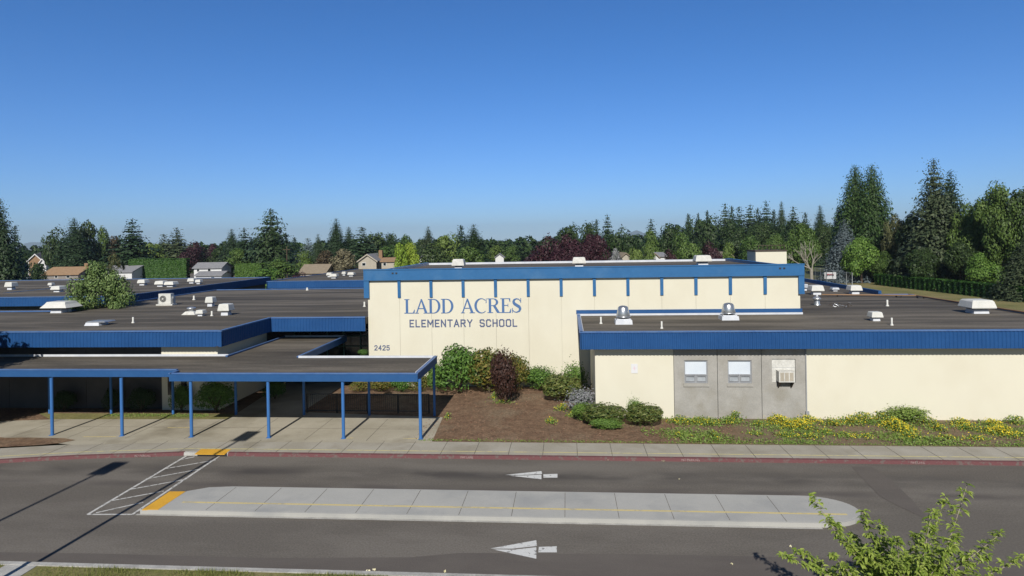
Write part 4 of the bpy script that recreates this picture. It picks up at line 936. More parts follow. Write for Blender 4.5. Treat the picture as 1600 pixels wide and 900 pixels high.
# ------------------------------------------------------------------ trees beyond the school
GT = 'trees beyond the school roofs'
T = [
 # left side
 (0, 312, 54, 112, 'bigfir2', 'fir', 'tall dark fir at the left edge of the photo'),
 (24, 352, 18, 125, 'fir2', 'fir', 'shorter ragged fir leaning out right of the tall left edge fir'),
 (-30, 330, 80, 118, 'bigfir', 'fir', 'dark fir cut by the left edge behind the tall one'),
 (57, 409, 26, 150, 'dec1', 'dark', 'dark low tree in front of the dark roofed gabled house'),
 (92, 354, 40, 190, 'dec3', 'dark', 'dark tree at the left of the big clump behind the brown roofed house'),
 (116, 341, 52, 186, 'bigfir', 'fir', 'pointed dark fir at the top of the clump behind the brown roofed house'),
 (136, 349, 50, 192, 'dec2', 'dark', 'dark rounded tree at the right of the clump behind the brown roofed house'),
 (160, 357, 28, 210, 'dec2', 'mid', 'green tree peeking between the dark clump and the next fir'),
 (180, 369, 38, 200, 'dec4', 'brown', 'reddish brown tree left of the lone blue green fir'),
 (206, 343, 36, 185, 'fir1', 'fir', 'lone dark blue green fir above the left end of the tall hedge'),
 (196, 385, 40, 190, 'dec3', 'maroon', 'dark maroon tree below the lone blue green fir'),
 (233, 377, 48, 215, 'dec1', 'light', 'yellow green tree right behind the tall clipped hedge'),
 (256, 366, 26, 235, 'fir2', 'spruce', 'pale fir behind the middle of the tall hedge'),
 (276, 356, 26, 230, 'fir1', 'spruce', 'grey green fir above the right end of the tall hedge'),
 (297, 377, 38, 225, 'dec3', 'maroon', 'maroon tree behind the white two storey house'),
 (334, 381, 26, 235, 'dec4', 'maroon', 'small maroon tree between white house and the green clump'),
 (345, 384, 36, 230, 'dec1', 'dark', 'dark green tree right of the white two storey house'),
 (362, 358, 34, 215, 'bigfir2', 'fir', 'broad dark fir left of its thinner neighbour, right of the white house'),
 (381, 357, 24, 212, 'fir1', 'fir', 'thin pointed fir left of the tall pine'),
 (372, 388, 56, 190, 'dec4', 'mid', 'bushy mid green tree in front of the two firs beside the white house'),
 (400, 372, 34, 220, 'dec2', 'dark', 'dark round tree at the left foot of the tall pine'),
 (423, 326, 46, 185, 'pine', 'fir', 'tallest pine left of the gym standing clear of the skyline'),
 (424, 362, 56, 182, 'dec2', 'dark', 'dark mass of leaves at the foot of the tallest pine'),
 (446, 364, 16, 225, 'fir3', 'fir', 'narrow fir just right of the tallest pine'),
 (460, 371, 16, 235, 'fir3', 'fir', 'small thin fir second to the right of the tallest pine'),
 (470, 378, 34, 240, 'dec1', 'mid', 'green tree behind the tan roofed house'),
 (481, 372, 20, 225, 'fir2', 'fir_blue', 'pale blue fir left of the round topped dark fir'),
 (497, 366, 24, 200, 'bigfir2', 'fir', 'round topped dark fir behind the straw coloured tree'),
 (440, 404, 66, 150, 'dec4', 'mid', 'wide green shrubby tree in front of the tan roofed house'),
 (415, 418, 44, 140, 'dec1', 'shrub', 'bright green low tree beside the end of the rear courtyard'),
 (476, 393, 40, 170, 'dec2', 'mid', 'leafy green tree left of the straw coloured tree'),
 (468, 425, 26, 135, 'dec3', 'maroon', 'small maroon bush left of the tan roofed house'),
 (534, 389, 52, 165, 'dec4', 'straw', 'straw coloured half bare tree above the rear wing roof'),
 (508, 392, 40, 168, 'dec2', 'brown', 'brownish green tree left against the straw coloured one'),
 (525, 342, 38, 195, 'bigfir2', 'fir', 'tall broad dark fir above the straw coloured tree'),
 (545, 355, 34, 200, 'bigfir', 'fir', 'dark fir between two taller ones above the beige gabled house'),
 (565, 355, 34, 192, 'fir2', 'fir', 'dark fir right above the beige gabled house'),
 (588, 362, 46, 205, 'dec1', 'dark', 'wide dark tree right of the beige gabled house'),
 (610, 366, 30, 220, 'dec2', 'dark', 'dark round tree left behind the bright yellow green pair'),
 (604, 382, 34, 185, 'dec1', 'mid', 'mid green tree over the orange roofed house'),
 (634, 369, 34, 215, 'dec2', 'mid', 'green tree right behind the bright yellow green pair'),
 (625, 378, 26, 160, 'dec1', 'bright', 'left one of the bright yellow green tree pair'),
 (642, 380, 28, 162, 'dec2', 'bright', 'right one of the bright yellow green tree pair'),
 (669, 354, 30, 205, 'bigfir2', 'spruce', 'grey blue fir left of the green grove by the gym corner'),
 (660, 374, 26, 210, 'dec2', 'dark', 'dark tree at the left foot of the grey blue fir'),
 (697, 364, 44, 195, 'dec1', 'light', 'light green tree between the grey blue fir and the dark broad fir'),
 (682, 377, 52, 170, 'dec3', 'dark', 'dark round tree above the white vent on the gym roof'),
 (720, 352, 20, 210, 'fir3', 'fir', 'narrow dark fir just left of the broad dark fir'),
 (740, 351, 46, 185, 'bigfir2', 'dark', 'broad dark fir rising above the first vent of the gym roof'),
 (733, 384, 52, 165, 'dec1', 'mid', 'mid green round tree in front of the broad dark fir'),
 (775, 384, 36, 230, 'dec2', 'mid', 'low green tree left of the gap with blue hills'),
 (798, 385, 34, 250, 'dec2', 'mid', 'low green tree below the blue hills'),
 (817, 370, 24, 300, 'dec1', 'dark', 'distant dark tree right of the blue hills'),
 (806, 378, 18, 320, 'dec2', 'dark', 'smallest distant tree against the blue hills'),
 (845, 368, 56, 118, 'dec3', 'maroon', 'leftmost of the big maroon trees behind the gym roof'),
 (884, 362, 66, 114, 'bigdec', 'maroon', 'middle big maroon tree behind the gym roof'),
 (926, 360, 60, 118, 'bigdec2', 'maroon', 'rightmost big maroon tree behind the gym roof'),
 (889, 349, 50, 170, 'dec1', 'dark', 'dark domed tree rising behind the left part of the maroon trees'),
 (921, 350, 40, 172, 'dec2', 'dark', 'dark domed tree between the two points above the maroon trees'),
 (932, 343, 14, 190, 'fir3', 'fir', 'short pointed fir left of the lone sharp fir'),
 (949, 336, 19, 175, 'fir1', 'fir', 'lone sharp fir above the right maroon tree'),
 (963, 362, 40, 168, 'dec1', 'dark', 'dark green tree under the lone sharp fir'),
 (981, 354, 42, 175, 'dec3', 'dark', 'round dark tree left of the pale mountain gap'),
 (960, 388, 26, 130, 'dec4', 'lavender', 'small silvery tree right against the maroon trees'),
 (1017, 343, 18, 210, 'fir1', 'fir', 'pointed fir right of the pale mountain gap'),
 (1016, 361, 34, 180, 'dec2', 'mid', 'mid green tree under the fir by the mountain gap'),
 (1049, 347, 50, 190, 'dec1', 'dark', 'dark domed tree right of the fir by the mountain gap'),
 (993, 386, 26, 140, 'dec1', 'light', 'light green small tree left of the white gabled house'),
 (1014, 384, 26, 142, 'dec2', 'light', 'light green small tree above the white gabled house'),
 (1050, 388, 24, 135, 'dec3', 'maroon', 'small round maroon tree right of the white gabled house'),
 (1079, 376, 40, 140, 'dec1', 'light', 'light green tree left of the third gym vent'),
 (1066, 364, 36, 165, 'dec2', 'mid', 'green tree behind the light green one left of the third gym vent'),
 (1114, 376, 32, 138, 'dec3', 'maroon', 'round maroon tree behind the third gym vent'),
 (1138, 380, 28, 142, 'dec2', 'light', 'small light green tree right of the maroon one by the third vent'),
 (1176, 365, 54, 145, 'bigdec', 'mid', 'wide leafy green tree left of the rooftop cream block'),
 (1212, 362, 48, 150, 'bigdec2', 'mid', 'wide leafy green tree behind the rooftop cream block'),
 (1250, 345, 62, 135, 'bigdec', 'mid', 'large green tree right behind the gym corner'),
 # wooded hill
 (1075, 334, 14, 260, 'fir3', 'fir', 'thin fir spike at the left end of the wooded rise'),
 (1092, 339, 46, 240, 'dec1', 'dark', 'dark domed tree at the left end of the wooded rise'),
 (1120, 336, 46, 235, 'dec3', 'dark', 'dark domed tree under the first pair of firs on the rise'),
 (1091, 333, 10, 262, 'fir3', 'fir', 'second thin fir spike on the wooded rise'),
 (1105, 329, 13, 255, 'fir3', 'fir', 'third thin fir spike on the wooded rise'),
 (1133, 319, 19, 240, 'fir1', 'fir', 'taller fir leading the row on the wooded rise'),
 (1143, 322, 16, 245, 'fir3', 'fir', 'fir tucked right of the taller leader on the rise'),
 (1155, 323, 24, 235, 'fir2', 'fir', 'broad fir in the left half of the wooded rise'),
 (1172, 321, 24, 238, 'fir1', 'fir', 'fir in the middle of the wooded rise, left of the tallest'),
 (1184, 325, 16, 240, 'fir3', 'fir', 'slim fir immediately left of the tallest on the rise'),
 (1197, 315, 20, 236, 'fir1', 'fir', 'tallest fir in the middle of the wooded rise'),
 (1209, 328, 16, 240, 'fir3', 'fir', 'slim fir immediately right of the tallest on the rise'),
 (1221, 315, 24, 230, 'bigfir', 'fir', 'full fir above the rooftop cream block'),
 (1239, 324, 20, 232, 'fir1', 'fir', 'fir between the full one and the lone right one on the rise'),
 (1258, 332, 16, 235, 'fir3', 'fir', 'small fir near the right end of the wooded rise'),
 (1281, 321, 30, 210, 'bigfir', 'fir', 'separate full fir left of the giant arborvitae pair'),
 (1145, 345, 66, 215, 'bigdec', 'dark', 'dark leafy mass under the left firs of the wooded rise'),
 (1190, 343, 66, 212, 'bigdec2', 'dark', 'dark leafy mass under the tallest fir of the wooded rise'),
 (1236, 340, 62, 208, 'bigdec', 'dark', 'dark leafy mass under the right firs of the wooded rise'),
 (1290, 345, 52, 190, 'bigdec2', 'dark', 'dark leafy tree left behind the blue spruce'),
 # right side
 (1319, 343, 48, 131, 'bigfir2', 'fir_blue', 'frosty blue spruce left of the giant arborvitae pair'),
 (1336, 260, 72, 142, 'arbor', 'cedar', 'left giant arborvitae of the tall dense pair'),
 (1362, 259, 70, 138, 'arbor', 'cedar', 'right giant arborvitae of the tall dense pair'),
 (1312, 322, 34, 146, 'arbor', 'cedar', 'shorter arborvitae on the left flank of the giant pair'),
 (1345, 366, 62, 126, 'bigdec2', 'shrub', 'round bright maple in front of the blue spruce'),
 (1379, 390, 44, 126, 'bigdec', 'mid', 'green tree between the round maple and the start of the hedge'),
 (1399, 330, 46, 128, 'bigdec', 'olive', 'olive toned tree between the giant pair and the great fir'),
 (1424, 328, 52, 124, 'bigdec2', 'dark', 'dark leafy tree left against the great fir'),
 (1459, 249, 80, 116, 'bigfir', 'spruce', 'great ragged fir tallest on the right side'),
 (1484, 268, 66, 122, 'bigfir2', 'fir', 'second great fir crowding behind the tallest right one'),
 (1440, 385, 60, 112, 'bigdec2', 'dark', 'dark low tree under the great fir behind the hedge'),
 (1510, 312, 66, 110, 'bigdec', 'mid', 'leafy green tree right of the great fir'),
 (1562, 268, 100, 104, 'airy', 'mid', 'tall airy broadleaf tree near the right edge'),
 (1545, 300, 84, 108, 'bigdec', 'mid', 'leafy tree below the airy crown near the right edge'),
 (1535, 392, 60, 102, 'bigdec', 'shrub', 'bright green rounded tree behind the hedge end'),
 (1598, 285, 84, 102, 'bigdec2', 'dark', 'dark broadleaf tree filling the right edge'),
 (1500, 372, 56, 106, 'bigdec2', 'dark', 'dark low tree between great fir and bright green rounded tree'),
 (1600, 372, 60, 90, 'bigfir2', 'spruce', 'nearest spruce at the lower right edge over the roof'),
 (1650, 330, 60, 92, 'bigfir', 'fir', 'dark fir mostly beyond the right edge'),
]
for t in T: tree(*t, group=GT)
# bare dead tree
p = P(1268, 425, 0); e = empty('dead_tree', PD(1268, 425, 108)*1.0, 'bare pale dead tree with bleached limbs left of the blue spruce', 'tree')
bz = PD(1268, 430, 108); e.location = (bz.x, bz.y, 0)
g = MB(); tp = bz.z
def brch(p0, dr, L_, r, dep, rr):
    p1 = p0 + dr*L_; g.tube(p0, p1, r, r*.6, 6)
    if dep: 
        for k in range(3 if dep > 1 else 2):
            q = (dr + Vector((rr.uniform(-.7, .7), rr.uniform(-.5, .5), rr.uniform(-.1, .5)))).normalized(); brch(p0.lerp(p1, rr.uniform(.5, 1)), q, L_*rr.uniform(.5, .8), r*.6, dep-1, rr)
rr = random.Random(9); g.tube((0,0,0), (0,0,4), .32, .26, 8)
for v in ((-.75, 0, 1), (-.35, .2, 1), (.15, 0, 1.1), (-1, .1, .5)): brch(Vector((0,0,3.2+rr.uniform(0, 1))), Vector(v).normalized(), 2.5, .12, 3, rr)
g.build('limbs', M['dead'], e)

# distant woods beyond the named trees: reads as one mass
def woods(name, dlo, dhi, px0, px1, n, label, fol, hlo, hhi):
    C = []; Nn = []; S = []
    r = np.random.default_rng(21)
    for i in range(n):
        px = r.uniform(px0, px1); d = r.uniform(dlo, dhi); b = PD(px, 380, d); h = r.uniform(hlo, hhi); wd = h*r.uniform(.45, .8)
        m = 260; dd = r.normal(0, 1, (m, 3)); dd /= np.linalg.norm(dd, axis=1)[:, None]; k = r.uniform(.75, 1, m)[:, None]
        pp = dd*k*np.array([wd/2, wd/2, h/2]) + np.array([b.x, b.y, h/2]); C.append(pp); Nn.append(dd); S.append(np.full(m, h*.16))
    me = quads_mesh(name, np.concatenate(C), np.concatenate(Nn), np.concatenate(S), .8, .5, [F[fol]])
    o = D.objects.new(name, me); COL.objects.link(o); tag(o, label, 'woods', kind='stuff')
woods('distant_woods', 260, 420, -80, 1180, 210, 'mass of far trees closing the view behind the houses', 'dark', 7, 12)
woods('low_thicket', 128, 165, 1340, 1700, 80, 'dark thicket under the tall trees on the right side', 'dark', 4, 8)

# clipped hedges
def hedge(a, b, ztop, thick, label, fol, seed, n, leaf=.35, lump=.12):
    r = np.random.default_rng(seed); a = np.array(a); b = np.array(b); L_ = np.linalg.norm(b-a); t = (b-a)/L_; nn = np.array([t[1], -t[0]])
    s = r.random(n)*L_; side = r.random(n)
    C = np.zeros((n, 3)); Nn = np.zeros((n, 3))
    front = side < .6; top = (side >= .6) & (side < .85); back = side >= .85
    scal = lump*np.abs(np.sin(s*2.6)) 
    off = np.where(front, thick/2 - scal, np.where(back, -thick/2, r.uniform(-thick/2, thick/2, n)))
    z = np.where(top, ztop + r.normal(0, .05, n) - scal*.5, r.random(n)*ztop)
    C[:, :2] = a + t*s[:, None] + nn*off[:, None] + r.normal(0, .05, (n, 2)); C[:, 2] = z
    Nn[:, :2] = nn*np.where(front, 1, np.where(back, -1, 0))[:, None]; Nn[:, 2] = np.where(top, 1, .25)
    C[:, :2] -= a
    me = quads_mesh('clipped_hedge', C, Nn, leaf*r.uniform(.6, 1.3, n), .8, .4, [F[fol]])
    o = D.objects.new('clipped_hedge', me); COL.objects.link(o); o.location = (a[0], a[1], 0); tag(o, label, 'hedge')
def base2(px, d): p = PD(px, 400, d); return (p.x, p.y)
hedge(base2(205, 178), base2(293, 180), PD(250, 405, 179).z, 3, 'tall neatly clipped green hedge wall on the left behind the roofs', 'hedge', 1, 16000, .5)
hedge(base2(350, 182), base2(360, 182), PD(352, 413, 182).z, 3, 'short piece of clipped hedge right beside the white house', 'hedge', 2, 3000, .5)
hedge(base2(373, 178), base2(412, 176), PD(390, 412, 177).z, 3, 'clipped hedge ending behind the bright green low tree', 'hedge', 3, 6000, .5)
ha = P(1372, 445); hb = P(1620, 474)
hedge((ha.x, ha.y), (hb.x, hb.y), 2.1, 1.4, 'low shaggy dark hedge running along the lawn on the right', 'hedge', 4, 22000, .28, .25)

# ------------------------------------------------------------------ houses
def gable(name, label, px0, px1, yeave, yridge, d, depth, axis='x', wall='siding_white', roof='shingle_grey', trim=None, wins=(), chimney=None, extra=None, over=.4):
    """axis x: ridge runs across the view; axis y: gable faces the viewer"""
    l = PD(px0, yeave, d); r_ = PD(px1, yeave, d); zr = PD((px0+px1)/2, yridge, d).z; ze = l.z
    W = (r_-l).length; ang = YAW
    e = empty(name, ((l.x+r_.x)/2, (l.y+r_.y)/2, 0), label, 'house', 'houses beyond the school', ang)
    g = MB()
    if axis == 'x': pr = [(0, -.0), (depth, 0), (depth, ze), (depth/2, zr-.15), (0, ze)]; g.extr(pr, (-W/2, 0, 0), (0,1,0), (0,0,1), W)
    else: pr = [(-W/2, 0), (W/2, 0), (W/2, ze), (0, zr-.15), (-W/2, ze)]; g.extr(pr, (0, depth, 0), (1,0,0), (0,0,1), depth)
    g.build('wall', M[wall], e)
    g = MB(); th = .22
    if axis == 'x':
        sl = (zr-ze)/(depth/2); pr = [(-over, ze-over*sl), (depth/2, zr), (depth+over, ze-over*sl), (depth+over, ze-over*sl+th), (depth/2, zr+th), (-over, ze-over*sl+th)]
        g.extr(pr, (-W/2-over, 0, 0), (0,1,0), (0,0,1), W+2*over)
    else:
        sl = (zr-ze)/(W/2); pr = [(-W/2-over, ze-over*sl), (0, zr), (W/2+over, ze-over*sl), (W/2+over, ze-over*sl+th), (0, zr+th), (-W/2-over, ze-over*sl+th)]
        g.extr(pr, (0, depth+over, 0), (1,0,0), (0,0,1), depth+2*over)
    rf = g.build('roof', M[roof], e)
    if chimney is not None:
        g = MB(); cx = PD(chimney, yridge, d); x = (chimney-(px0+px1)/2)*d/FOC; g.box(x-.5, x+.5, depth/2-.5, depth/2+.5, ze, zr+1.1); g.build('chimney', M['siding_brown'], rf)
    if trim and axis == 'y':
        g = MB(); 
        for sx in (-1, 1):
            pr = [(sx*(W/2+over), ze-over*sl-.12), (0, zr-.12), (0, zr+th+.02), (sx*(W/2+over), ze-over*sl+th+.02)]
            if sx < 0: pr = pr
            g.extr(pr, (0, -over-.02 , 0), (1,0,0), (0,0,1), .06)
        g.build('gable_trim', M[trim], rf)
    for (a, b_, c, dd) in wins:
        x0 = (a-(px0+px1)/2)*d/FOC; x1 = (c-(px0+px1)/2)*d/FOC; z1 = PD(a, b_, d).z; z0 = PD(a, dd, d).z
        g = MB(); g.box(x0-.12, x1+.12, -.06, -.001, z0-.12, z1+.12); w_ = g.build('window', M['siding_white'], e)
        g = MB(); g.box(x0, x1, -.09, -.061, z0, z1); g.build('pane', M['glass'], w_)
    return e
gable('house', 'dark roofed house with brown cream trimmed gable at the far left', 44, 86, 407, 395, 215, 12, 'x', 'siding_white', 'shingle_dark', wins=((74, 409, 79, 414),))
gable('house', 'brown front gable with white trim standing before the dark roof', 45, 67, 407.5, 397.5, 212, 8, 'y', 'siding_brown', 'shingle_dark', trim='siding_white')
gable('house', 'small white porch gable beside the brown gable at far left', 62, 72, 411, 405, 208, 6, 'y', 'siding_white', 'shingle_dark', trim='siding_white', wins=((65, 412, 69, 416),))
gable('house', 'long low house with a brown shingle roof behind the far wing', 67, 122, 429.5, 419, 170, 9, 'x', 'siding_grey', 'shingle_brown', chimney=119, wins=((86, 431, 90, 434), (104, 431, 109, 434)))
gable('house', 'low house with grey roof mostly hidden by the courtyard tree', 146, 206, 426, 417, 172, 10, 'x', 'siding_white', 'shingle_grey')
gable('house', 'white two storey house with grey roof beside the tall hedge', 303, 346, 419, 411.5, 176, 6, 'x', 'siding_white', 'shingle_grey', wins=((308, 421, 311, 424), (325, 420, 329, 424)))
gable('house', 'lower white front wing of the two storey house', 306, 346, 431, 425.5, 172, 6, 'x', 'siding_white', 'shingle_grey', wins=((330, 433, 335, 435),))
gable('house', 'house with a wide tan roof left of the straw coloured tree', 468, 508, 427, 415, 160, 10, 'x', 'siding_beige', 'shingle_tan')
gable('house', 'beige house with a broad gable right of the straw tree', 560, 588, 408, 398, 175, 14, 'y', 'siding_beige', 'shingle_grey', trim='siding_beige', chimney=587, wins=((566, 411, 571, 415),))
gable('house', 'low house with an orange brown roof left of the bright trees', 596, 622, 409, 404, 172, 8, 'x', 'siding_beige', 'shingle_brown', wins=((599, 411, 603, 415),))
gable('house', 'tiny white gable right of the bright green pair', 655, 664, 405, 400, 190, 8, 'y', 'siding_white', 'shingle_grey')
gable('house', 'tiny white roofed house below the blue hills', 774, 787, 402, 397, 200, 8, 'y', 'siding_white', 'shingle_grey')
gable('house', 'white house with two small gables behind the gym roof', 1019, 1040, 401, 396, 150, 8, 'x', 'siding_white', 'shingle_grey')
gable('house', 'left small white gable right of the silvery tree', 1019, 1029, 402, 397, 146, 5, 'y', 'siding_white', 'shingle_tan')
gable('house', 'cream house end between silvery tree and light green tree', 972, 984, 401, 396, 155, 8, 'y', 'siding_beige', 'shingle_tan')
gable('house', 'pale house corner between the third gym vent and green trees', 1133, 1144, 400, 395, 150, 8, 'y', 'siding_beige', 'shingle_tan')

# ------------------------------------------------------------------ cars far left
def car_proto():
    e = empty('parked_car', (0,0,0), 'x', 'car', 'cars parked at the far left')
    prof = [(-2.2, .35), (2.2, .35), (2.25, .75), (2.1, .95), (1.2, 1.02), (.6, 1.5), (-1.2, 1.55), (-1.9, 1.05), (-2.25, .95)]
    g = MB(); g.extr(prof, (0, .85, 0), (1,0,0), (0,0,1), 1.7); g.build('body', M['car_white'], e)
    g = MB(); g.extr([(1.05, 1.03), (.55, 1.42), (-1.15, 1.46), (-1.6, 1.05)], (0, .86, 0), (1,0,0), (0,0,1), 1.72); g.build('side_windows', M['glass'], e)
    for x in (-1.4, 1.4):
        for y in (-.82, .82):
            g = MB(); g.tube((x, y-.1, .34), (x, y+.1, .34), .34, n=16, smooth=False); wl = g.build('wheel', M['tyre'], e)
            g = MB(); g.tube((x, y-.11, .34), (x, y+.11, .34), .2, n=12, smooth=False); g.build('rim', M['galv'], wl)
    return e
cp = car_proto()
first = True
for px, py, d, rz, lb, sc in ((50, 438.5, 178, .1, 'long white car parked before the fence end at far left', 1.0), (53, 430.5, 195, .0, 'white car parked farther behind the long one', .9), (62, 432.5, 190, .5, 'rightmost small white car by the brown roofed house', .8), (14, 431, 190, .2, 'pale car seen through the chain link fence', .9), (137, 437, 172, .3, 'white car half hidden beside the courtyard tree', .8), (23, 434, 185, -.2, 'darker car behind the fence right of the pale one', .8)):
    o = cp if first else copy_tree(cp); first = False
    q = PD(px, py, d); o.location = (q.x, q.y, .02); o.rotation_euler = (0, 0, rz+YAW); o['label'] = lb; o.scale = (sc, sc, sc)
for ch in o.children:
    if ch.name.startswith('body'): ch.material_slots[0].link = 'OBJECT'; ch.material_slots[0].material = M['car_grey']

# ------------------------------------------------------------------ chain link fences with banners
def mesh_panel(mb, a, b, z0, z1, s=.55, r=.012):
    a = Vector((*a, 0)); b = Vector((*b, 0)); L_ = (b-a).length; t = (b-a).normalized(); H_ = z1-z0
    k = -H_
    while k < L_:
        for sgn in (1, -1):
            s0 = max(k, 0); s1 = min(k+H_, L_)
            if s1 > s0:
                za, zb = (s0-k), (s1-k)
                if sgn < 0: za, zb = H_-za, H_-zb
                mb.tube(a+t*s0+Vector((0,0,z0+za)), a+t*s1+Vector((0,0,z0+zb)), r, n=3, caps=False)
        k += s
def fence(pts, h, npost, label, name='chain_link_fence'):
    e = empty(name, (*pts[0], 0), label, 'fence'); off = Vector((pts[0][0], pts[0][1], 0))
    mesh = MB(); rails = MB()
    for i in range(len(pts)-1):
        a = Vector((*pts[i], 0))-off; b = Vector((*pts[i+1], 0))-off; mesh_panel(mesh, a[:2], b[:2], .1, h)
        rails.tube(a+Vector((0,0,h)), b+Vector((0,0,h)), .03, n=6); 
        for k in range(npost[i]+(1 if i == len(pts)-2 else 0)):
            p = a.lerp(b, k/npost[i]); g = MB(); g.tube(p, p+Vector((0,0,h+.08)), .05, n=8); g.build('fence_post', M['fence_metal'], e)
    rails.build('top_rail', M['fence_metal'], e); mesh.build('wire_mesh', M['fence_metal'], e)
    return e
def d2(px, d): p = PD(px, 400, d); return (p.x, p.y)
hr = PD(1300, 424, 110).z
fence([d2(1273, 122), d2(1322, 106), d2(1331, 104)], hr, [5, 1], 'tall chain link backstop beyond the right roof carrying a white banner')
fence([d2(-40, 172), d2(45, 172)], PD(20, 425.5, 172).z, [7], 'chain link fence at the far left carrying a pink banner')
def banner(px0, px1, y0, y1, d, mat, label, inks):
    a = PD(px0, y1, d); b = PD(px1, y1, d); t = PD(px0, y0, d); W = (b-a).length; H_ = t.z-a.z
    ang = math.atan2(b.y-a.y, b.x-a.x); e = empty('banner', a, label, 'banner', None, ang)
    g = MB(); g.box(0, W, -.03, 0, 0, H_); g.build('cloth', M[mat], e)
    for k, (x0, x1, z0, z1, ink) in enumerate(inks):
        g = MB(); 
        n = 6
        for q in range(n): 
            u0 = x0+(x1-x0)*q/n; g.box(W*u0, W*(u0+(x1-x0)/n*.7), -.036, -.031, H_*(z0+(.04 if q % 2 else 0)), H_*(z1-(.05 if q % 3 else 0)))
        g.build('banner_print', M[ink], e)
banner(1288.5, 1306.5, 425.5, 436, 116, 'banner_white', 'white banner with blurred red and black print on the right fence', ((.18, .85, .42, .72, 'black_ink'), (.25, .8, .56, .80, 'red_ink')))
banner(33.5, 41, 425.5, 431, 171.5, 'banner_pink', 'small pink banner with pale print on the left fence', ((.2, .85, .35, .65, 'banner_white'),))
# utility pole
q = PD(448, 385, 165); g = MB(); g.lathe(0, 0, [(.16, 0), (.11, q.z)], 8); g.box(-1, 1, -.06, .06, q.z-.9, q.z-.75); tag(g.build('utility_pole', M['trunk'], None, (q.x, q.y, 0)), 'thin utility pole with a crossarm right of the tallest pine', 'utility pole')

# ------------------------------------------------------------------ hills
def hills(name, d, pts, seed, thick=900):
    r = np.random.default_rng(seed); xs = np.linspace(pts[0][0], pts[-1][0], 160); ys = np.interp(xs, [p[0] for p in pts], [p[1] for p in pts])
    top = []; 
    for x, y in zip(xs, ys): top.append(PD(x, y + r.normal(0, .12), d))
    rows = [(-thick, None, 0), (-thick*.5, .5, 1), (0, 1, 2), (thick, .2, 3)]
    V = []; 
    fw = Vector((-SY, CY, 0))
    for off, k, _ in rows:
        for p in top: V.append(p + fw*off if k == 1 else Vector((p.x, p.y, -5 if k is None else max(-5, p.z*k))) + fw*off)
    n = len(top); g = MB(); g.add(V, [(j*n+i, j*n+i+1, (j+1)*n+i+1, (j+1)*n+i) for j in range(3) for i in range(n-1)], 0, True)
    return struct(name, g, M['hill'])
hills('far_hills', 10500, [(-200, 390), (30, 384), (50, 378), (70, 379), (100, 384), (290, 385), (312, 382), (330, 384), (560, 384), (700, 380), (760, 377), (775, 374.5), (800, 377), (830, 376), (900, 378), (960, 372), (985, 363), (997, 359), (1008, 365), (1030, 372), (1200, 378), (1700, 370)], 3)

# ------------------------------------------------------------------ shrubs by the walls
def shrub_mesh(n, leaf, seed, lobes=7, spiky=.0):
    r = np.random.default_rng(seed); C = []; Nn = []
    cen = [(np.array([0, 0, .5]), .44)] + [(np.array([r.uniform(-.24, .24), r.uniform(-.24, .24), r.uniform(.3, .72)]), r.uniform(.2, .3)) for _ in range(lobes)]
    for p, rad in cen:
        m = n//len(cen); d = r.normal(0, 1, (m, 3)); d /= np.linalg.norm(d, axis=1)[:, None]; k = rad*(1-.3*r.random(m)**2)*(1+spiky*r.random(m)**6)
        C.append(p+d*k[:, None]); Nn.append(d+np.array([0, 0, .3]))
    C = np.concatenate(C); Nn = np.concatenate(Nn); C[:, 2] = np.maximum(C[:, 2], .01)
    return quads_mesh('foliage', C, Nn, leaf*r.uniform(.6, 1.4, len(C)), .6, .6, [F['shrub']])
SH = [shrub_mesh(5200, .062, 1), shrub_mesh(5200, .058, 2, 11), shrub_mesh(4200, .062, 3, 5, .35), shrub_mesh(3000, .06, 4, 9, .9)]
gs = MB(); rr = random.Random(2)
for i in range(9): a = rr.uniform(0, 6.28); gs.tube((0,0,0), (.2*math.cos(a), .2*math.sin(a), .55), .018, .006, 5)
STEM = gs.mesh('stems', M['trunk'])
def shrub(px0, px1, ytop, ybase, kind, fol, label, Y=None, group='shrubs in the beds', deep=None):
    p = P((px0+px1)/2, ybase, G0); 
    if Y: 
        q = PD((px0+px1)/2, ybase, 10); t = Y/q.y; p = Vector((q.x*t, Y, G0))
    d = -p.x*SY + p.y*CY; W = (px1-px0)*d/FOC; zt = CAMH - ab((px0+px1)/2, ytop)[1]*d/FOC; h = zt-G0
    dp = deep or W*.85
    e = empty('garden_shrub', (p.x, p.y+dp*.35, G0), label, 'shrub', group, 0)
    s = D.objects.new('stems', STEM); COL.objects.link(s); s.parent = e; s.scale = (W, W, h)
    c = D.objects.new('foliage', SH[kind]); COL.objects.link(c); c.parent = e; c.scale = (W*1.32, dp*1.25, h*1.08); c.rotation_euler = (0, 0, 0)
    c.material_slots[0].link = 'OBJECT'; c.material_slots[0].material = F[fol]
    return e
shrub(684, 744, 542, 606, 1, 'shrub', 'big round green rhododendron right of the canopy corner', Y=38.6)
shrub(730, 794, 546, 606, 0, 'shrub_o', 'large shrub with rusty tinged leaves below the letters', Y=38.8)
shrub(784, 824, 556, 606, 1, 'shrub_o', 'rusty green shrub right behind the purple plant', Y=39.2)
shrub(770, 806, 550, 626, 2, 'plum', 'upright dark purple plant with a thin spire in the mulch', Y=36.6)
shrub(822, 868, 576, 608, 2, 'shrub', 'bright green shrub against the gym wall left of the wing', Y=39.8)
shrub(849, 908, 587, 624, 0, 'shrub_d', 'low spreading reddish green shrub by the wing corner', Y=37.0)
shrub(876, 912, 573, 612, 3, 'shrub', 'taller leafy shrub behind the spreading one at the wing corner', Y=38.2, deep=1.0)
shrub(884, 928, 613, 642, 3, 'lavender', 'grey lavender bush at the foot of the wing corner', Y=34.4)
shrub(898, 928, 632, 662, 2, 'shrub', 'light green shrub left against the first round bush', Y=33.2)
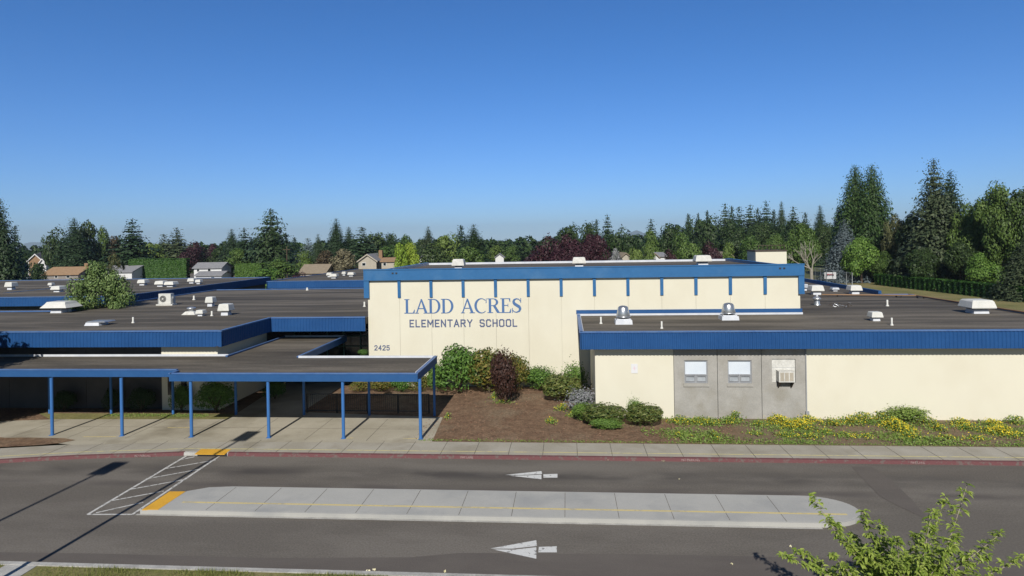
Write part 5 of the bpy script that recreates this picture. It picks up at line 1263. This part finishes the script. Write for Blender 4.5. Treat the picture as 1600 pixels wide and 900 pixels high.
shrub(912, 975, 634, 671, 0, 'shrub_d', 'first round clipped bush before the cream wall', Y=32.3)
shrub(928, 972, 655, 673, 2, 'shrub', 'bright low sprouts at the foot of the first round bush', Y=31.8, deep=.5)
shrub(980, 1034, 633, 672, 0, 'shrub_d', 'second round bush before the cream wall', Y=32.3)
shrub(979, 1000, 627, 665, 3, 'shrub', 'light green sprout leaning on the second round bush', Y=32.8, deep=.6)
shrub(1386, 1446, 640, 665, 3, 'weed', 'tall leafy bright weed against the right cream wall', Y=33.3, deep=1.0)
for i, (a, b_, yt, fo, lb) in enumerate(((548, 580, 592, 'shrub_o', 'leftmost rusty shrub seen between the canopy posts'), (578, 612, 590, 'shrub_o', 'second rusty shrub seen between the canopy posts'), (610, 642, 590, 'shrub', 'green shrub seen between the two right posts'), (640, 672, 588, 'shrub_o', 'rusty shrub just inside the right canopy post'), (666, 696, 568, 'shrub', 'green shrub just outside the right canopy edge'))):
    shrub(a, b_, yt, 620, (1, 0, 2)[i % 3], fo, lb, Y=39.4)
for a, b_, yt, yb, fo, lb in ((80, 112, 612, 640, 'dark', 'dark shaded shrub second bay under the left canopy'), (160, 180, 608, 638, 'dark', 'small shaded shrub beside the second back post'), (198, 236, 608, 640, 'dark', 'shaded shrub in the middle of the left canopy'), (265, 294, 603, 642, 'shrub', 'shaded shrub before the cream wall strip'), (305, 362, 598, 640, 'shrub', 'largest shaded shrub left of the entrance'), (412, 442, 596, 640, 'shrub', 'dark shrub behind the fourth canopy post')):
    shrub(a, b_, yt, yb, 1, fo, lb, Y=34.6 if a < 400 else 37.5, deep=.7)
# thin spire above the purple plant
# plant growing at the canopy roof corner
e = shrub(560, 574, 546, 556, 2, 'shrub', 'small green sprig growing over the canopy roof edge', Y=34.9, deep=.4)
zt = e.location.copy(); e.location.z = CZ1-.05
for c in e.children: c.scale.z = .38

# courtyard tree
e = tree(155, 414, 118, 52, 'court', 'shrub', 'leafy light green tree growing up from the courtyard between the left roofs', base=.0)
for ch in e.children:
    if ch.name.startswith('crown'): ch.material_slots[0].material = F['court']; ch.location.z = .8
e = tree(176, 384, 50, 54, 'wisp', 'olive', 'thin wispy upright tree above the courtyard tree'); 
for ch in e.children:
    if ch.name.startswith('crown'): ch.scale.z *= .55; ch.location.z = 4.3
# street tree off the left edge that shades roof and plaza
lt = empty('leafy_tree', (-33.7, 29.3, 0), 'broad tree standing left of the plaza just outside the photo', 'tree')
c = D.objects.new('crown', PROTO['bigdec']); COL.objects.link(c); c.parent = lt; c.scale = (8.4, 8, 10.0); c.material_slots[0].link = 'OBJECT'; c.material_slots[0].material = F['mid']
c = D.objects.new('trunk', TR); COL.objects.link(c); c.parent = lt; c.scale = (7, 7, 9)

# ------------------------------------------------------------------ bed weeds, flowers, grass, litter
def scatter(name, label, pts, sizes, fol, jitter, parent=None, asp=.5, up=.3):
    C = np.array(pts); Nn = np.tile(np.array([0, -.4, up]), (len(C), 1)); me = quads_mesh(name, C, Nn, np.array(sizes), asp, jitter, [fol])
    o = D.objects.new(name, me); COL.objects.link(o); tag(o, label, 'plants', kind='stuff'); return o
r = np.random.default_rng(31)
clumps = [(1062,660,30,5),(1095,661,34,5),(1110,664,26,4),(1140,661,30,5),(1148,655,20,7),(1185,664,20,4),(1205,650,14,9),(1215,662,30,7),(1245,668,40,7),(1262,660,30,5),(1300,664,30,5),(1330,662,34,6),(1350,660,30,8),(1375,656,30,7),(1395,668,26,8),(1412,675,28,6),(1450,662,24,5),(1465,672,22,5),(1500,664,26,5),(1510,671,20,4),(1550,664,24,4),(1560,676,34,6),(1590,662,24,6),(1575,680,30,4),(1230,682,30,4),(1265,683,28,3),(1420,684,30,4),(1320,682,24,3),(1065,682,22,4),(1115,685,12,7),(862,660,14,4),(878,640,20,5),(893,650,16,4),(1480,685,26,3),(786,629,26,3),(700,653,8,4),(772,622,10,5), (1525, 686, 30, 3),(1350,682,20,3),(1290,676,20,3),(1180,678,20,3)]
pts = []; sz = []; yp = []; ys = []; wp = []; wsz = []
for cx_, cy_, w_, h_ in clumps:
    n = int(w_*h_*2.2)
    c = P(cx_, cy_, G0); d = c.y; W = w_*d/FOC*.75; H_ = h_*d/FOC*1.9
    x = c.x + r.normal(0, W*.4, n); y = c.y + r.normal(0, .22, n); z = G0 + H_*r.random(n)**1.3*np.exp(-((x-c.x)/W)**2)
    pts += list(zip(x, y, z)); sz += list(r.uniform(.06, .15, n))
    yel = cx_ > 1200 or cx_ in (862, 878, 1062, 1095) 
    m = int(n*(.7 if cx_ in (1215,1245,1262,1395,1412,1560,1550,1575,1500) else .25 if yel else .10))
    x = c.x + r.normal(0, W*.42, m); y = c.y - .1 + r.normal(0, .22, m); z = G0 + .03 + H_*(r.random(m)**.8)*np.exp(-((x-c.x)/W)**2)
    yp += list(zip(x, y, z)); ys += list(r.uniform(.05, .10, m))
# thin general cover
n = 26000; x = r.uniform(3.5, 24, n); y = 30.0 + 4.0*r.random(n)**1.2; k = (np.sin(x*1.3)+np.cos(y*2.1+x*.7)+r.normal(0, .8, n)) > .45; x, y = x[k], y[k]
pts += list(zip(x, y, G0+.12*r.random(len(x)))); sz += list(r.uniform(.05, .14, len(x)))
n = 2600; x = r.uniform(-7.2, 24, n); y = 29.93+abs(r.normal(0, .13, n)); pts += list(zip(x, y, G0+.05*r.random(n))); sz += list(r.uniform(.04, .09, n))
n = 1500; x = r.uniform(-26, -20.0, n); y = P(200, 649, G0).y + r.normal(0, .2, n); pts += list(zip(x, y, G0+.05*r.random(n))); sz += list(r.uniform(.04, .09, n))
scatter('bed_ground_cover', 'green weeds and leafy ground cover in the bed before the wing', pts, sz, F['weed'], .7)
scatter('yellow_flowers', 'small yellow flowers among the weeds by the sidewalk', yp, ys, M['flower_y'], .6)
# chips in the mulch
n = 9000; x = r.uniform(-7.5, 24, n); y = r.uniform(29.95, 41, n); k = ~((x > wx0-.1) & (y > wy-.05)); x, y = x[k], y[k]
M['chips'] = foliage('mulch_chips', (.09, .045, .025), (.34, .21, .13), objvar=.01, rough=.9)
scatter('mulch_chips', 'bark chips covering the planting bed', list(zip(x, y, G0+.01+.02*r.random(len(x)))), list(r.uniform(.04, .12, len(x))), M['chips'], .5, asp=.35, up=1.5)
n = 1300; x = r.uniform(-34, -24.2, n); y = 29.9 + r.random(n)*.8
# lower left mulch island
g = MB(); q = [P(x_, y_, G0+.012) for x_, y_ in ((-60, 702), (0, 698.5), (60, 695.5), (95, 692), (118, 687.5), (100, 684.5), (50, 683.5), (0, 684), (-60, 686))]; g.add(q, [tuple(range(len(q)))]); struct('mulch_strip', g, M['mulch'])
# verge grass
n = 42000; x = r.uniform(-20, 2, n); y = 17.78 - r.random(n)**1.3*2.1; k = (((x < -16.95) | (x > -15.7)) & (np.sin(x*2.3)+np.sin(y*5+x)+r.normal(0, 1, n) > -.9)); x, y = x[k], y[k]; n = len(x)
h = r.uniform(.04, .13, n)*(1+.5*np.sin(x*1.7)); a = r.uniform(0, 6.28, n); bx = np.stack([x, y, np.full(n, G0-.03)], 1); sd_ = np.stack([np.cos(a)*.007, np.sin(a)*.007, 0*a], 1)
tipv = bx + np.stack([r.normal(0, .03, n), r.normal(0, .03, n), h], 1)
V = np.stack([bx-sd_, bx+sd_, tipv], 1).reshape(-1, 3); me = D.meshes.new('verge_grass'); me.vertices.add(3*n); me.loops.add(3*n); me.polygons.add(n)
me.vertices.foreach_set('co', V.ravel().astype(np.float32)); me.loops.foreach_set('vertex_index', np.arange(3*n, dtype=np.int32)); me.polygons.foreach_set('loop_start', np.arange(0, 3*n, 3, dtype=np.int32))
me.update(calc_edges=True); me.materials.append(F['grass']); o = D.objects.new('verge_grass', me); COL.objects.link(o); tag(o, 'patchy dry grass on the verge at the bottom edge', 'grass', kind='stuff')
# litter
lp = []; ls = []
for px, py in ((823, 716.5), (868, 717), (951, 718.5), (973, 718), (992, 718.5), (1037, 719.5), (1170, 719.5), (1254, 720.5), (470, 710), (440, 712), (76, 716), (20, 720), (38, 719.5), (8, 721), (168, 714), (576, 891), (586, 889), (592, 893), (694, 892), (1142, 880), (1234, 853), (1062, 748)):
    for k in range(4):
        p = P(px+r.normal(0, 1.8), py+r.normal(0, .4), .03); lp.append((p.x, p.y-.03, .035)); ls.append(r.uniform(.05, .10))
scatter('fallen_leaves', 'few dry yellow and pale leaves lying along the kerb', lp, ls, M['flower_w'], .6, asp=.7, up=1)

# ------------------------------------------------------------------ near tree at the lower right
nt0 = PD(1420, 900, 14.4); nb = Vector((nt0.x, nt0.y, 0))
ne = empty('young_street_tree', nb, 'young leafy street tree with bright drooping leaves in the lower right corner', 'tree')
rr = random.Random(12); tr = MB(); fork = Vector((0, 0, 1.1)); tr.path([Vector((0,0,0)), Vector((.03,0,.6)), fork], [.09, .075, .06], 10)
tips = [(1268,776,10.4,1),(1290,812,10.2,.7),(1347,800,10.9,.8),(1374,817,10.5,.9),(1400,842,10.0,.6),(1511,757,10.6,1),(1477,776,10.8,.6),(1456,798,10.3,.8),(1563,834,10.2,.8),(1597,872,10.6,.8),(1244,861,10.5,.8),(1222,868,10.1,.5),(1430,835,11.2,.6),(1330,838,11.3,.7),(1480,858,10.0,.7),(1302,868,9.9,.6),(1440,872,9.7,.8),(1358,860,10.2,.9),(1310,888,10.1,.9),(1345,882,10.9,1),(1378,886,9.9,1),(1408,890,10.6,1),(1468,880,10.2,.9),(1425,878,10.9,.9),(1362,838,10.6,.8),(1325,858,10.2,.8),(1395,872,9.8,.8),(1543,868,10.9,.5),(1500,835,11.2,.5),(1390,865,11.3,.7),(1270,885,11,.6),(1414,862,10.6,.8)]
LV = []; LF = []
def leaf(p, dirn, L_):
    """folded lance shaped leaf that droops at the tip"""
    d = dirn.normalized(); s = d.cross(Vector((0,0,1))); 
    if s.length < .05: s = Vector((1,0,0))
    s.normalize(); s = (s + Vector((rr.uniform(-.3,.3), rr.uniform(-.3,.3), rr.uniform(-.3,.3)))).normalized(); upv = s.cross(d).normalized(); w_ = L_*.19
    m1 = p + d*L_*.35 + upv*0; m2 = p + d*L_*.72 - Vector((0,0,1))*L_*.12; tp_ = p + d*L_ - Vector((0,0,1))*L_*.36
    o = len(LV)
    LV.extend([p, m1, m2, tp_, m1+s*w_+upv*w_*.4, m1-s*w_+upv*w_*.4, m2+s*w_*.8+upv*w_*.3, m2-s*w_*.8+upv*w_*.3])
    LF.extend([(o, o+4, o+1), (o, o+1, o+5), (o+1, o+4, o+6, o+2), (o+1, o+2, o+7, o+5), (o+2, o+6, o+3), (o+2, o+3, o+7)])
def whorl(p, n, up_):
    for k in range(n):
        a = rr.uniform(0, 6.283); d = Vector((math.cos(a), math.sin(a), rr.uniform(-.35, .55)+up_*.2)); leaf(p + Vector((rr.uniform(-.01,.01), rr.uniform(-.01,.01), rr.uniform(-.02,.02))), d, rr.uniform(.10, .19))
for px, py, d, k in tips:
    t = PD(px, py, d*1.38) - nb; st = fork + Vector((0, 0, rr.uniform(-.3, .4)))
    m1 = st.lerp(t, .45); m1.z = st.z + (t.z-st.z)*.33; m1 += Vector((rr.uniform(-.1,.1), rr.uniform(-.1,.1), 0)); pts_ = []
    for i in range(9):
        u = i/8; pts_.append(st*(1-u)**2 + m1*2*u*(1-u) + t*u*u)
    tr.path(pts_, [.019*(1-i/8.5)+.004 for i in range(9)], 6)
    for i in range(3, 9):
        for q in range(8):
            u = min(1, (i-1+rr.random())/8); base_ = st*(1-u)**2 + m1*2*u*(1-u) + t*u*u
            a = rr.uniform(0, 6.28); ln = rr.uniform(.07, .46)*(1.15-u)*k + .015; e_ = base_ + Vector((math.cos(a)*ln, math.sin(a)*ln, rr.uniform(0, .8)*ln))
            tr.tube(base_, e_, .004, .002, 4); whorl(e_, rr.choice((3, 4, 5)), 1)
            if ln > .13: whorl(base_.lerp(e_, .55), 3, 0)
    whorl(t, 5, 1.2); whorl(pts_[-1].lerp(pts_[-2], .35), 4, .5)
tr.build('trunk_and_branches', M['bark_pale'], ne)
me = D.meshes.new('leaves'); me.from_pydata([tuple(v) for v in LV], [], LF); me.materials.append(F['near']); me.update(); o = D.objects.new('leaves', me); COL.objects.link(o); o.parent = ne

# ------------------------------------------------------------------ air between here and the hills
HAZE = 0.0001
if HAZE:
    g = MB(); g.box(-8900, 8900, -390, 11900, -7, 300); hz = g.build('haze', D.materials.new('haze_air')); m = hz.data.materials[0]; m.use_nodes = True
    for n_ in list(m.node_tree.nodes): 
        if n_.type == 'BSDF_PRINCIPLED': m.node_tree.nodes.remove(n_)
    v = m.node_tree.nodes.new('ShaderNodeVolumePrincipled'); v.inputs['Density'].default_value = HAZE; v.inputs['Color'].default_value = (.66, .84, 1, 1)
    m.node_tree.links.new(v.outputs[0], m.node_tree.nodes['Material Output'].inputs['Volume']); tag(hz, 'faint blue summer haze', 'haze', kind='stuff')
